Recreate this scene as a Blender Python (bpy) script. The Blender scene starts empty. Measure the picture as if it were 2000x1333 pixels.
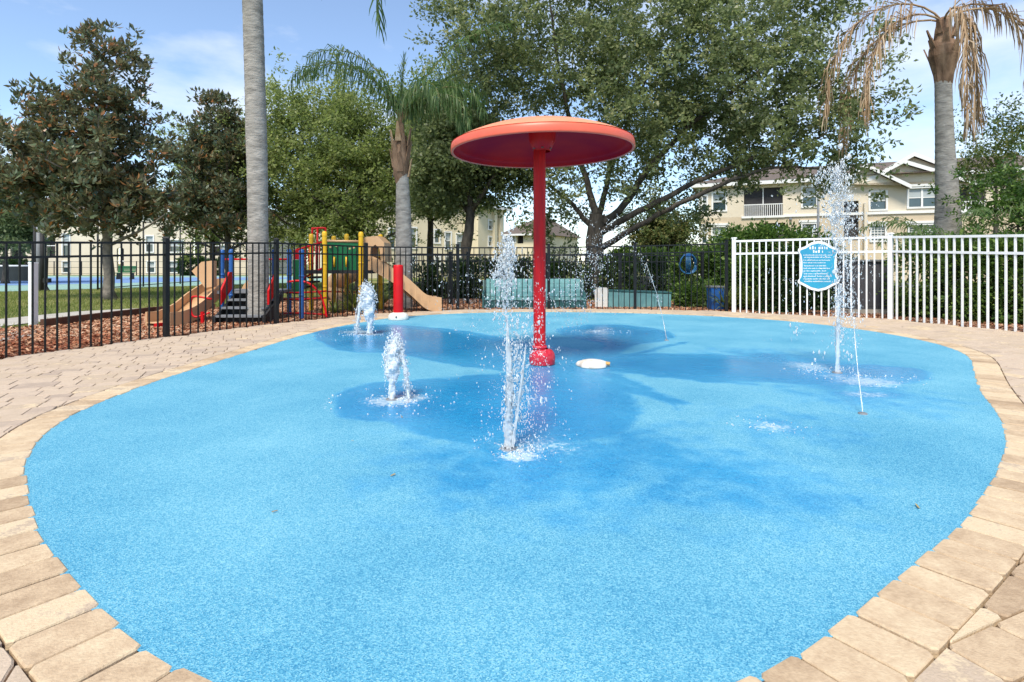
import bpy, bmesh, math, random
import numpy as np
from mathutils import Vector, Matrix
R = math.radians
rng = np.random.default_rng(7)
random.seed(7)
scene = bpy.context.scene
COL = scene.collection

# ------------------------------------------------------------------ camera, sky, sun, exposure
CAM_H, F, CX, CY = 1.05, 1100.0, 1000.0, 515.0      # metres; focal length and horizon in photo pixels
cam_d = bpy.data.cameras.new("Camera")
cam = bpy.data.objects.new("Camera", cam_d); COL.objects.link(cam)
cam.location = (0, 0, CAM_H); cam.rotation_euler = (R(90), 0, 0)
cam_d.sensor_width = 36.0; cam_d.lens = F / 2000 * 36
cam_d.shift_y = -(666.5 - CY) / 2000
cam_d.clip_end = 3000; cam_d.clip_start = 0.05
scene.camera = cam
scene.view_settings.view_transform = 'Standard'
scene.view_settings.look = 'None'
scene.view_settings.exposure = 0.82
scene.view_settings.gamma = 1.0

SUN_EL, SUN_AZ = 55.0, 196.0          # azimuth: degrees clockwise from +Y (view direction)
world = bpy.data.worlds.new("World"); scene.world = world
world.use_nodes = True
wn = world.node_tree.nodes; wl = world.node_tree.links
wn.clear()
out = wn.new("ShaderNodeOutputWorld"); bg = wn.new("ShaderNodeBackground")
sky = wn.new("ShaderNodeTexSky"); sky.sky_type = 'NISHITA'; sky.sun_disc = False
sky.sun_elevation = R(SUN_EL); sky.sun_rotation = R(SUN_AZ)
sky.air_density = 1.0; sky.dust_density = 0.1; sky.ozone_density = 3.0
bg.inputs['Strength'].default_value = 0.13
tc = wn.new("ShaderNodeTexCoord")
mp = wn.new("ShaderNodeMapping"); mp.inputs['Scale'].default_value = (1.0, 1.0, 2.6); mp.inputs['Location'].default_value = (0.35, 0.2, 0.1)
nz = wn.new("ShaderNodeTexNoise"); nz.inputs['Scale'].default_value = 2.3; nz.inputs['Detail'].default_value = 9; nz.inputs['Roughness'].default_value = 0.55
cr = wn.new("ShaderNodeValToRGB"); cr.color_ramp.elements[0].position = 0.49; cr.color_ramp.elements[1].position = 0.74
cr.color_ramp.elements[0].color = (0.05, 0.05, 0.05, 1); cr.color_ramp.elements[1].color = (0.9, 0.9, 0.9, 1)
mx = wn.new("ShaderNodeMixRGB"); mx.inputs['Color2'].default_value = (5.2, 5.4, 5.7, 1)
wl.new(tc.outputs['Generated'], mp.inputs['Vector']); wl.new(mp.outputs['Vector'], nz.inputs['Vector'])
wl.new(nz.outputs['Fac'], cr.inputs['Fac']); wl.new(cr.outputs['Color'], mx.inputs['Fac'])
wl.new(sky.outputs['Color'], mx.inputs['Color1']); wl.new(mx.outputs['Color'], bg.inputs['Color'])
wl.new(bg.outputs['Background'], out.inputs['Surface'])

sun_d = bpy.data.lights.new("Sun", 'SUN'); sun_d.energy = 2.8; sun_d.angle = R(16.0); sun_d.color = (1.0, 0.93, 0.80)
sun = bpy.data.objects.new("Sun", sun_d); COL.objects.link(sun)
_d = Vector((math.sin(R(SUN_AZ)) * math.cos(R(SUN_EL)), math.cos(R(SUN_AZ)) * math.cos(R(SUN_EL)), math.sin(R(SUN_EL))))
sun.rotation_euler = (-_d).to_track_quat('-Z', 'Y').to_euler()
sun.location = (0, 0, 40)
scene.cycles.max_bounces = 10; scene.cycles.diffuse_bounces = 7
scene.cycles.transparent_max_bounces = 8

# ------------------------------------------------------------------ helpers: place
def G(px, py, z=0.0):
    Y = (CAM_H - z) * F / (py - CY)
    return ((px - CX) * Y / F, Y, z)
def A(px, py, Y):
    return ((px - CX) * Y / F, Y, CAM_H - (py - CY) * Y / F)
def XY(px, Y):
    return (px - CX) * Y / F
GZ = -0.03

# ------------------------------------------------------------------ helpers: materials
def srgb(r, g, b):
    f = lambda c: c / 12.92 if c <= 0.04045 else ((c + 0.055) / 1.055) ** 2.4
    return (f(r / 255), f(g / 255), f(b / 255), 1)
MATS = {}
def mat(name, c1, c2=None, scale=6.0, rough=0.6, bump=0.0, bscale=60.0, metal=0.0, detail=5, spec=0.4, lo=0.35, hi=0.65, coat=0.0, stretch=None):
    if name in MATS: return MATS[name]
    m = bpy.data.materials.new(name); m.use_nodes = True; MATS[name] = m
    n = m.node_tree.nodes; l = m.node_tree.links
    p = n['Principled BSDF']
    p.inputs['Roughness'].default_value = rough; p.inputs['Metallic'].default_value = metal
    p.inputs['Specular IOR Level'].default_value = spec
    if coat: p.inputs['Coat Weight'].default_value = coat; p.inputs['Coat Roughness'].default_value = 0.15
    t = n.new("ShaderNodeTexCoord"); vec = t.outputs['Object']
    if stretch:
        q = n.new("ShaderNodeMapping"); q.inputs['Scale'].default_value = stretch
        l.new(vec, q.inputs['Vector']); vec = q.outputs['Vector']
    if c2 is None:
        c2 = tuple(min(1, c * 0.8) for c in c1[:3]) + (1,)
    x = n.new("ShaderNodeTexNoise"); x.inputs['Scale'].default_value = scale; x.inputs['Detail'].default_value = detail
    r = n.new("ShaderNodeValToRGB"); r.color_ramp.elements[0].position = lo; r.color_ramp.elements[1].position = hi
    r.color_ramp.elements[0].color = c2; r.color_ramp.elements[1].color = c1
    l.new(vec, x.inputs['Vector']); l.new(x.outputs['Fac'], r.inputs['Fac']); l.new(r.outputs['Color'], p.inputs['Base Color'])
    if bump:
        y = n.new("ShaderNodeTexNoise"); y.inputs['Scale'].default_value = bscale; y.inputs['Detail'].default_value = 4
        b = n.new("ShaderNodeBump"); b.inputs['Strength'].default_value = bump; b.inputs['Distance'].default_value = 0.02
        l.new(vec, y.inputs['Vector']); l.new(y.outputs['Fac'], b.inputs['Height']); l.new(b.outputs['Normal'], p.inputs['Normal'])
    return m
def ramp_mat(name, stops, rough=0.6, translucent=0.0, back=None, spec=0.35, noise=0.0, nscale=40.0):
    """colour taken from the per-piece attribute 'tint'"""
    m = bpy.data.materials.new(name); m.use_nodes = True; MATS[name] = m
    n = m.node_tree.nodes; l = m.node_tree.links; p = n['Principled BSDF']
    p.inputs['Roughness'].default_value = rough; p.inputs['Specular IOR Level'].default_value = spec
    a = n.new("ShaderNodeAttribute"); a.attribute_name = 'tint'
    r = n.new("ShaderNodeValToRGB")
    els = r.color_ramp.elements
    els[0].position, els[0].color = stops[0]; els[1].position, els[1].color = stops[-1]
    for s in stops[1:-1]:
        e = els.new(s[0]); e.color = s[1]
    l.new(a.outputs['Fac'], r.inputs['Fac'])
    colr = r.outputs['Color']
    if noise:
        t = n.new("ShaderNodeTexCoord"); x = n.new("ShaderNodeTexNoise"); x.noise_dimensions = '4D'; x.inputs['Scale'].default_value = nscale; x.inputs['Detail'].default_value = 6
        wm = n.new('ShaderNodeMath'); wm.operation = 'MULTIPLY'; wm.inputs[1].default_value = 97.0; l.new(a.outputs['Fac'], wm.inputs[0]); l.new(wm.outputs[0], x.inputs['W'])
        k = n.new("ShaderNodeMath"); k.operation = 'MULTIPLY_ADD'; k.inputs[1].default_value = noise; k.inputs[2].default_value = -noise * 0.5
        ad = n.new("ShaderNodeMath"); ad.operation = 'ADD'
        x2 = n.new('ShaderNodeTexNoise'); x2.inputs['Scale'].default_value = nscale * 5; x2.inputs['Detail'].default_value = 8; ax = n.new('ShaderNodeMath'); ax.operation = 'MULTIPLY_ADD'; ax.inputs[1].default_value = 0.7; l.new(t.outputs['Object'], x2.inputs['Vector']); l.new(x2.outputs['Fac'], ax.inputs[0]); k2 = n.new('ShaderNodeMath'); k2.operation = 'MULTIPLY_ADD'; k2.inputs[1].default_value = 1.0; k2.inputs[2].default_value = -0.35; l.new(ax.outputs[0], k2.inputs[0]); l.new(x.outputs['Fac'], ax.inputs[2])
        l.new(t.outputs['Object'], x.inputs['Vector']); l.new(k2.outputs[0], k.inputs[0]); l.new(k.outputs[0], ad.inputs[0]); l.new(a.outputs['Fac'], ad.inputs[1]); l.new(ad.outputs[0], r.inputs['Fac'])
    if back:
        g = n.new("ShaderNodeNewGeometry"); mm = n.new("ShaderNodeMixRGB"); mm.inputs['Color2'].default_value = back
        l.new(g.outputs['Backfacing'], mm.inputs['Fac']); l.new(colr, mm.inputs['Color1']); colr = mm.outputs['Color']
    l.new(colr, p.inputs['Base Color'])
    if translucent:
        tr = n.new("ShaderNodeBsdfTranslucent"); ms = n.new("ShaderNodeMixShader"); ms.inputs['Fac'].default_value = translucent
        hs = n.new("ShaderNodeHueSaturation"); hs.inputs['Value'].default_value = 1.5; hs.inputs['Saturation'].default_value = 1.1
        l.new(colr, hs.inputs['Color']); l.new(hs.outputs['Color'], tr.inputs['Color'])
        l.new(p.outputs['BSDF'], ms.inputs[1]); l.new(tr.outputs['BSDF'], ms.inputs[2])
        l.new(ms.outputs['Shader'], n['Material Output'].inputs['Surface'])
    return m

# ------------------------------------------------------------------ helpers: meshes
class MB:
    def __init__(s): s.v = []; s.f = []
    def add(s, vs, fs):
        o = len(s.v); s.v += [tuple(map(float, v)) for v in vs]; s.f += [tuple(i + o for i in f) for f in fs]; return s
    def box(s, c, size, rz=0.0, ry=0.0, rx=0.0, taper=1.0):
        hx, hy, hz = size[0] / 2, size[1] / 2, size[2] / 2
        M = Matrix.Rotation(rz, 3, 'Z') @ Matrix.Rotation(ry, 3, 'Y') @ Matrix.Rotation(rx, 3, 'X')
        P = []
        for z, k in ((-hz, 1.0), (hz, taper)):
            for x, y in ((-hx, -hy), (hx, -hy), (hx, hy), (-hx, hy)):
                P.append(Vector(c) + M @ Vector((x * k, y * k, z)))
        return s.add(P, [(3, 2, 1, 0), (4, 5, 6, 7), (0, 1, 5, 4), (1, 2, 6, 5), (2, 3, 7, 6), (3, 0, 4, 7)])
    def tube(s, pts, rad, n=8, caps=True):
        pts = [Vector(p) for p in pts]; m = len(pts)
        if not hasattr(rad, '__len__'): rad = [rad] * m
        P = []; ref = None
        for i, p in enumerate(pts):
            t = (pts[min(i + 1, m - 1)] - pts[max(i - 1, 0)])
            t = t.normalized() if t.length > 1e-9 else Vector((0, 0, 1))
            if ref is None: ref = Vector((1, 0, 0)) if abs(t.x) < 0.9 else Vector((0, 1, 0))
            u = ref - t * ref.dot(t); u = u.normalized() if u.length > 1e-6 else t.orthogonal().normalized()
            ref = u; w = t.cross(u)
            for k in range(n):
                a = 2 * math.pi * k / n
                P.append(p + (u * math.cos(a) + w * math.sin(a)) * rad[i])
        Fc = [(i * n + k, i * n + (k + 1) % n, (i + 1) * n + (k + 1) % n, (i + 1) * n + k) for i in range(m - 1) for k in range(n)]
        if caps: Fc += [tuple(range(n - 1, -1, -1)), tuple(range((m - 1) * n, m * n))]
        return s.add(P, Fc)
    def lathe(s, prof, c=(0, 0, 0), n=32, close=False):
        P = []; m = len(prof)
        for r, z in prof:
            for k in range(n):
                a = 2 * math.pi * k / n; P.append((c[0] + r * math.cos(a), c[1] + r * math.sin(a), c[2] + z))
        Fc = [(i * n + k, i * n + (k + 1) % n, (i + 1) * n + (k + 1) % n, (i + 1) * n + k) for i in range(m - 1) for k in range(n)]
        if close: Fc += [tuple(range(n - 1, -1, -1)), tuple(range((m - 1) * n, m * n))]
        return s.add(P, Fc)
    def prism(s, poly, axis, d):
        """poly: list of 3-D points (planar), extruded by vector d"""
        n = len(poly); P = [Vector(p) for p in poly]; Q = [p + Vector(d) for p in P]
        return s.add(P + Q, [tuple(range(n - 1, -1, -1)), tuple(range(n, 2 * n))] + [(i, (i + 1) % n, n + (i + 1) % n, n + i) for i in range(n)])
def link(name, me, material, parent=None, smooth=False):
    me.materials.append(material)
    if smooth: me.polygons.foreach_set('use_smooth', np.ones(len(me.polygons), bool))
    o = bpy.data.objects.new(name, me); COL.objects.link(o)
    if parent is not None: o.parent = parent
    return o
def origin_of(parent):
    v = Vector((0, 0, 0))
    while parent is not None: v = v + parent.location; parent = parent.parent
    return v
def build(name, mb, material, parent=None, smooth=False, fix=True):
    o = origin_of(parent)
    me = bpy.data.meshes.new(name)
    me.from_pydata([(x - o.x, y - o.y, z - o.z) for x, y, z in mb.v], [], mb.f)
    if fix:
        b = bmesh.new(); b.from_mesh(me); bmesh.ops.recalc_face_normals(b, faces=b.faces); b.to_mesh(me); b.free()
    return link(name, me, material, parent, smooth)
def quads_obj(name, V, Q, material, parent=None, tint=None, smooth=False):
    """fast numpy mesh: V (n,3); Q (m,k)"""
    o = origin_of(parent)
    V = np.asarray(V, np.float32) - np.array(o, np.float32)
    Q = np.asarray(Q, np.int32); m, k = Q.shape
    me = bpy.data.meshes.new(name)
    me.vertices.add(len(V)); me.vertices.foreach_set('co', V.ravel())
    me.loops.add(m * k); me.loops.foreach_set('vertex_index', Q.ravel())
    me.polygons.add(m); me.polygons.foreach_set('loop_start', np.arange(0, m * k, k, dtype=np.int32))
    if tint is not None:
        a = me.attributes.new('tint', 'FLOAT', 'FACE'); a.data.foreach_set('value', np.asarray(tint, np.float32))
    me.update(calc_edges=True)
    return link(name, me, material, parent, smooth)
def thing(name, label, cat, loc=(0, 0, 0), group=None):
    o = bpy.data.objects.new(name, None); COL.objects.link(o); o.location = loc; o.empty_display_size = 0.2
    return tag(o, label, cat, group)
def tag(o, label, cat, group=None, kind=None):
    o['label'] = label; o['category'] = cat
    if group: o['group'] = group
    if kind: o['kind'] = kind
    return o
def struct(o, kind='structure'):
    o['kind'] = kind; return o

# ------------------------------------------------------------------ splash-pad outline
OUT_PX = [(395,1333),(270,1262),(150,1150),(90,1070),(55,995),(43,930),(52,890),(80,850),(130,815),(200,783),(300,745),(400,713),(480,688),(560,663),(640,642),(720,627),(790,618),(900,612),(1000,609.5),(1100,609.5),(1200,611),(1300,613.5),(1400,618),(1500,624),(1600,633),(1700,646),(1800,664),(1860,680),(1892,695),(1902,712),(1908,740),(1927,778),(1955,815),(1967,855),(1960,905),(1935,955),(1890,1010),(1830,1068),(1755,1130),(1690,1182),(1610,1245),(1540,1292),(1465,1332),(1280,1410),(1100,1450),(900,1455),(620,1420)]
def catmull(P, per=14):
    P = np.array(P); n = len(P); o = []
    for i in range(n):
        p0, p1, p2, p3 = P[i - 1], P[i], P[(i + 1) % n], P[(i + 2) % n]
        for t in np.linspace(0, 1, per, endpoint=False):
            o.append(0.5 * (2 * p1 + (p2 - p0) * t + (2 * p0 - 5 * p1 + 4 * p2 - p3) * t * t + (3 * p1 - p0 - 3 * p2 + p3) * t ** 3))
    return np.array(o)
def resample(P, step):
    P = np.vstack([P, P[:1]]); d = np.r_[0, np.cumsum(np.linalg.norm(np.diff(P, axis=0), axis=1))]
    n = max(3, int(round(d[-1] / step))); s = np.linspace(0, d[-1], n, endpoint=False)
    return np.c_[np.interp(s, d, P[:, 0]), np.interp(s, d, P[:, 1])]
ctrl = [G(x, y)[:2] for x, y in OUT_PX]
OUTLINE = catmull(ctrl)
for _ in range(3):     # soften
    OUTLINE = (np.roll(OUTLINE, 3, 0) + OUTLINE + np.roll(OUTLINE, -3, 0)) / 3
OUTLINE = resample(OUTLINE, 0.04)
if np.sum(OUTLINE[:, 0] * np.roll(OUTLINE[:, 1], -1) - np.roll(OUTLINE[:, 0], -1) * OUTLINE[:, 1]) < 0: OUTLINE = OUTLINE[::-1]   # counter-clockwise
_t = np.roll(OUTLINE, -1, 0) - np.roll(OUTLINE, 1, 0); _t /= np.linalg.norm(_t, axis=1)[:, None]
NORM = np.c_[_t[:, 1], -_t[:, 0]]     # outward
def sd_outline(P):
    P = np.atleast_2d(P); D = ((P[:, None, :] - OUTLINE[None]) ** 2).sum(2); i = D.argmin(1)
    return ((P - OUTLINE[i]) * NORM[i]).sum(1), i

# ------------------------------------------------------------------ materials in use
M_black = mat('black_powder_coat', (0.006, 0.0065, 0.008, 1), (0.011, 0.012, 0.014, 1), 9, 0.35, spec=0.3)
M_white = mat('white_powder_coat', (0.86, 0.86, 0.85, 1), (0.78, 0.78, 0.77, 1), 4, 0.4)
M_red = mat('red_paint', (0.60, 0.004, 0.008, 1), (0.50, 0.003, 0.007, 1), 5, 0.45, spec=0.3)
M_bark = mat('oak_bark', (0.11, 0.09, 0.07, 1), (0.04, 0.034, 0.028, 1), 9, 0.9, 1.0, 22, stretch=(1, 1, 0.35))
M_palm = mat('palm_bark', (0.40, 0.37, 0.33, 1), (0.20, 0.185, 0.165, 1), 5.0, 0.9, 0.9, 14, stretch=(1.0, 1.0, 2.6), detail=10, lo=0.3, hi=0.68)
M_tan = mat('tan_plastic', (0.62, 0.38, 0.20, 1), (0.56, 0.34, 0.18, 1), 3, 0.45)
M_blue = mat('blue_plastic', (0.02, 0.11, 0.36, 1), (0.018, 0.09, 0.30, 1), 4, 0.4)
M_yellow = mat('yellow_paint', (0.75, 0.44, 0.015, 1), (0.66, 0.38, 0.012, 1), 4, 0.35)
M_green = mat('green_plastic', (0.006, 0.14, 0.045, 1), (0.005, 0.11, 0.035, 1), 4, 0.45)
M_grey = mat('grey_metal', (0.22, 0.23, 0.25, 1), (0.16, 0.17, 0.18, 1), 6, 0.5)
M_dark = mat('dark_rubber', (0.02, 0.02, 0.022, 1), (0.012, 0.012, 0.013, 1), 8, 0.7)
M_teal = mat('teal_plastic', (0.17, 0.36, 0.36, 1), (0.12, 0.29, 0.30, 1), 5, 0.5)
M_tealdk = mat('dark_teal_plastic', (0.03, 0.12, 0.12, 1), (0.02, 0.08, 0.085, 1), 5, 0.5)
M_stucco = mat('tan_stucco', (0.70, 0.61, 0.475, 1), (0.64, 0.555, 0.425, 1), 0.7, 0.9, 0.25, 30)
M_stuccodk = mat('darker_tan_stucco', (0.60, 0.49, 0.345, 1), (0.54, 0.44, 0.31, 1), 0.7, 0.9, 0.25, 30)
M_cream = mat('cream_stucco', (0.72, 0.63, 0.45, 1), (0.66, 0.57, 0.40, 1), 0.7, 0.9, 0.2, 30)
M_trim = mat('white_trim', (0.78, 0.77, 0.74, 1), (0.72, 0.71, 0.68, 1), 2, 0.6)
M_roof = mat('brown_shingle', (0.17, 0.13, 0.105, 1), (0.11, 0.085, 0.07, 1), 5, 0.95, 0.5, 16)
M_glass = mat('window_glass', (0.05, 0.09, 0.10, 1), (0.03, 0.05, 0.06, 1), 0.8, 0.05, spec=0.9)
M_blind = mat('window_blind', (0.42, 0.46, 0.46, 1), (0.34, 0.38, 0.39, 1), 3, 0.5, spec=0.6, stretch=(0.2, 0.2, 9))
M_screen = mat('balcony_screen', (0.045, 0.042, 0.042, 1), (0.03, 0.028, 0.03, 1), 2, 0.8)
M_concrete = mat('concrete', (0.50, 0.46, 0.40, 1), (0.40, 0.37, 0.32, 1), 3, 0.9, 0.3, 40)
M_timber = mat('timber_edging', (0.12, 0.055, 0.03, 1), (0.07, 0.03, 0.018, 1), 6, 0.9, 0.4, 20)

# ------------------------------------------------------------------ ground sheets
def sheet(name, poly, z, material, kind='structure'):
    me = bpy.data.meshes.new(name)
    me.from_pydata([(x, y, z) for x, y in poly], [], [tuple(range(len(poly)))])
    b = bmesh.new(); b.from_mesh(me); bmesh.ops.triangulate(b, faces=b.faces[:])
    for f in b.faces:
        if f.normal.z < 0: f.normal_flip()
    b.to_mesh(me); b.free()
    return struct(link(name, me, material), kind)
def grass_mat(name, g1, g2, g3):
    m = bpy.data.materials.new(name); m.use_nodes = True; n = m.node_tree.nodes; l = m.node_tree.links; p = n['Principled BSDF']
    p.inputs['Roughness'].default_value = 0.95; p.inputs['Specular IOR Level'].default_value = 0.1
    t = n.new("ShaderNodeTexCoord")
    a = n.new("ShaderNodeTexNoise"); a.inputs['Scale'].default_value = 0.35; a.inputs['Detail'].default_value = 6
    c = n.new("ShaderNodeTexNoise"); c.inputs['Scale'].default_value = 14; c.inputs['Detail'].default_value = 6
    s = n.new("ShaderNodeMath"); s.operation = 'MULTIPLY_ADD'; s.inputs[1].default_value = 0.45
    r = n.new("ShaderNodeValToRGB"); e = r.color_ramp.elements
    e[0].position = 0.55; e[0].color = g1; e[1].position = 0.95; e[1].color = g3; k = e.new(0.74); k.color = g2
    l.new(t.outputs['Object'], a.inputs['Vector']); l.new(t.outputs['Object'], c.inputs['Vector'])
    l.new(c.outputs['Fac'], s.inputs[0]); l.new(a.outputs['Fac'], s.inputs[2]); l.new(s.outputs[0], r.inputs['Fac']); l.new(r.outputs['Color'], p.inputs['Base Color'])
    b = n.new("ShaderNodeBump"); b.inputs['Strength'].default_value = 0.8; b.inputs['Distance'].default_value = 0.04
    l.new(c.outputs['Fac'], b.inputs['Height']); l.new(b.outputs['Normal'], p.inputs['Normal'])
    return m
M_grass = grass_mat('grass', (0.085, 0.12, 0.030, 1), (0.17, 0.19, 0.06, 1), (0.36, 0.30, 0.13, 1))
sheet('ground', [(-900, -900), (900, -900), (900, 900), (-900, 900)], GZ, M_grass)
M_mulch = mat('mulch', (0.33, 0.17, 0.10, 1), (0.16, 0.075, 0.045, 1), 30, 0.95, 1.0, 50)
# fence line in plan (base of the black fence, then of the white fence)
FENCE_B = [(-6.45, 4.1), (-5.74, 6.05), (-4.96, 8.08), (-4.13, 9.87), (-3.04, 11.72), (-1.24, 12.85), (0.85, 13.05), (2.83, 12.95), (4.74, 12.45)]
FENCE_W = [(4.81, 12.2), (7.19, 10.7), (7.85, 8.45), (8.3, 6.2)]
DECK = [(-6.9, 2.0), (-6.9, -1.5), (9.0, -1.5), (8.6, 4.0)] + FENCE_W[::-1] + FENCE_B[::-1]
# mulch beds: playground and beyond the far fence, and behind the white fence
mul = [(-7.6, 4.2)] + [(x, y) for x, y in FENCE_B] + FENCE_W + [(9.2, 6.0), (10.5, 9.5), (9.0, 14.0), (5.5, 15.5), (-3.0, 17.0), (-6.3, 15.6), (-7.6, 12.2), (-8.3, 9.1), (-7.7, 7.2)]
sheet('mulch_bed', mul, GZ + 0.001, M_mulch)
# concrete path left of the playground
pth = [G(-200, 662, GZ)[:2], G(0, 640, GZ)[:2], G(170, 619, GZ)[:2], G(345, 606, GZ)[:2], G(345, 600, GZ)[:2], G(150, 610, GZ)[:2], G(0, 625, GZ)[:2], G(-200, 645, GZ)[:2]]
sheet('path', pth, GZ + 0.016, M_concrete)
sheet('path', [G(-160, 668, GZ)[:2], G(-160, 690, GZ)[:2], G(0, 669, GZ)[:2], G(62, 662, GZ)[:2], G(76, 645, GZ)[:2], G(0, 648, GZ)[:2]], GZ + 0.02, M_concrete)
# parking road behind
M_asph = mat('asphalt', (0.10, 0.10, 0.10, 1), (0.07, 0.07, 0.07, 1), 3, 0.9, 0.3, 80)
sheet('road', [(-6, 27), (40, 24), (40, 30), (-6, 33)], GZ + 0.008, M_asph)
# tennis court
M_cgreen = mat('court_green', (0.27, 0.42, 0.36, 1), (0.23, 0.37, 0.31, 1), 1.0, 0.85)
M_cblue = mat('court_blue', (0.17, 0.29, 0.52, 1), (0.145, 0.25, 0.46, 1), 1.0, 0.85)
sheet('tennis_court', [(-60, 21.2), (-19.6, 21.2), (-11.0, 33.0), (-11.0, 49), (-60, 49)], GZ + 0.01, M_cgreen)
sheet('tennis_court_blue', [(-56, 27.5), (-24, 27.5), (-15.5, 38.5), (-15.5, 43), (-56, 43)], GZ + 0.014, M_cblue)

# ------------------------------------------------------------------ splash pad
def in_poly(P, poly):
    x, y = P[:, 0], P[:, 1]; c = np.zeros(len(P), bool); poly = np.array(poly)
    for i in range(len(poly)):
        x0, y0 = poly[i - 1]; x1, y1 = poly[i]
        if y0 == y1: continue
        c ^= ((y0 > y) != (y1 > y)) & (x < (x1 - x0) * (y - y0) / (y1 - y0) + x0)
    return c
def sd_poly(P, poly):
    poly = np.array(poly); d = np.full(len(P), 1e9)
    for i in range(len(poly)):
        a, b = poly[i - 1], poly[i]; ab = b - a
        t = np.clip(((P - a) @ ab) / (ab @ ab), 0, 1)
        d = np.minimum(d, np.linalg.norm(P - a - t[:, None] * ab, axis=1))
    return np.where(in_poly(P, poly), d, -d)
WET_PX = [
    [(612,652),(650,640),(730,634),(800,636),(900,645),(985,660),(1060,676),(1110,690),(1150,716),(1130,730),(1060,732),(960,722),(860,708),(760,690),(690,688),(640,676)],
    [(650,790),(665,765),(720,748),(800,742),(900,735),(985,727),(1040,716),(1120,722),(1190,745),(1235,775),(1250,810),(1225,842),(1150,862),(1050,868),(950,872),(870,862),(805,845),(760,825),(700,820),(662,808)],
    [(1110,704),(1200,692),(1330,690),(1450,693),(1560,705),(1700,712),(1800,722),(1815,740),(1740,752),(1600,752),(1470,745),(1330,737),(1240,730),(1150,722)],
    [(1085,645),(1130,636),(1200,634),(1270,640),(1315,652),(1300,666),(1240,674),(1210,690),(1180,700),(1165,690),(1180,672),(1120,660)],
    [(1125,722),(1200,742),(1290,768),(1350,790),(1280,780),(1210,762),(1140,738)],
    [(1060,690),(1085,676),(1160,690),(1150,712),(1090,716)],
    [(1120,712),(1175,735),(1215,765),(1240,800),(1262,830),(1228,806),(1190,768),(1150,738)],
    [(1130,712),(1200,728),(1262,752),(1300,776),(1330,800),(1285,778),(1240,758),(1180,736)],
    [(1185,700),(1262,684),(1312,672),(1345,668),(1290,682),(1230,697)],
    [(1150,712),(1230,718),(1330,730),(1420,742),(1480,752),(1400,748),(1300,738),(1210,726)],
]
WET = [catmull([G(x, y)[:2] for x, y in q], 5) for q in WET_PX]
st = 0.045
gx, gy = np.meshgrid(np.arange(-4.2, 6.3, st), np.arange(0.9, 12.6, st), indexing='ij')
nxg, nyg = gx.shape
GP = np.c_[gx.ravel(), gy.ravel()]
sdv = np.empty(len(GP)); 
for k in range(0, len(GP), 4000): sdv[k:k + 4000] = sd_outline(GP[k:k + 4000])[0]
inside = sdv < -st * 0.7
idx = -np.ones(len(GP), int); idx[inside] = np.arange(inside.sum())
cell = np.arange(nxg * nyg).reshape(nxg, nyg)
q = np.stack([cell[:-1, :-1], cell[1:, :-1], cell[1:, 1:], cell[:-1, 1:]], -1).reshape(-1, 4)
q = q[inside[q].all(1)]
PV = [(x, y) for x, y in GP[inside]]; PF = [tuple(idx[f]) for f in q]
# stitch the rim: boundary vertices are pushed outward in a fringe strip
b = bmesh.new()
bv = [b.verts.new((x, y, -0.004)) for x, y in PV]
for f in PF: b.faces.new([bv[i] for i in f])
bmesh.ops.delete(b, geom=[v for v in b.verts if not v.link_faces], context='VERTS')
bed = [e for e in b.edges if e.is_boundary]
bvs = list({v for e in bed for v in e.verts})
ext = {}
for v in bvs:
    d, i = sd_outline(np.array([[v.co.x, v.co.y]])); p = OUTLINE[i[0]] + NORM[i[0]] * 0.010
    ext[v] = b.verts.new((p[0], p[1], -0.004))
for e in bed:
    v0, v1 = e.verts
    try: b.faces.new((v0, v1, ext[v1], ext[v0]))
    except ValueError: pass
for v, w in list(ext.items()):
    pass
bmesh.ops.recalc_face_normals(b, faces=b.faces)
if sum(f.normal.z for f in b.faces) < 0: bmesh.ops.reverse_faces(b, faces=b.faces)
me = bpy.data.meshes.new('splash_pad_surface'); b.to_mesh(me); b.free()
co = np.empty(len(me.vertices) * 3, np.float32); me.vertices.foreach_get('co', co); co = co.reshape(-1, 3)
wet = np.full(len(co), -9.0)
for w in WET: wet = np.maximum(wet, sd_poly(co[:, :2].astype(float), w))
damp = np.full(len(co), -9.0)
for c_, r_ in ((G(1080, 905), 0.95), (G(1250, 890), 0.85), (G(900, 890), 0.65), (G(1330, 930), 0.7), (G(1530, 830), 0.6), (G(1680, 770), 0.8), (G(1000, 900), 0.9), (G(1500, 700), 1.0), (G(1420, 930), 0.8)):
    damp = np.maximum(damp, r_ - np.linalg.norm((co[:, :2] - np.array(c_[:2])), axis=1))
a_ = me.attributes.new('wet', 'FLOAT', 'POINT'); a_.data.foreach_set('value', np.clip(wet, -1.5, 1.0).astype(np.float32))
foam = np.zeros(len(co))
for (fx, fy), sx_, sy_, am in (((700, 648), .42, .30, .75), ((722, 653), .25, .2, .8), ((765, 782), .30, .25, .75), ((800, 776), .22, .16, .8), ((1015, 890), .16, .12, .85), ((1060, 870), .40, .30, .55), ((1635, 735), .30, .25, .55), ((1695, 745), .45, .40, .68), ((1580, 715), .35, .40, .66), ((1510, 832), .22, .20, .62), ((1165, 648), .45, .5, .6), ((1690, 770), .3, .2, .6)):
    g_ = G(fx, fy); foam = np.maximum(foam, am * np.exp(-((co[:, 0] - g_[0]) / sx_) ** 2 - ((co[:, 1] - g_[1]) / sy_) ** 2))
for (fx, fy), rr_, am in (((765, 782), 0.47, .46), ((722, 653), 0.72, .42)):      # foam pushed to the rim of the pool round a jet
    g_ = G(fx + 10, fy); d_ = np.hypot((co[:, 0] - g_[0]) / 1.15, co[:, 1] - g_[1]); foam = np.maximum(foam, am * np.exp(-((d_ - rr_) / 0.045) ** 2))
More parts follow.
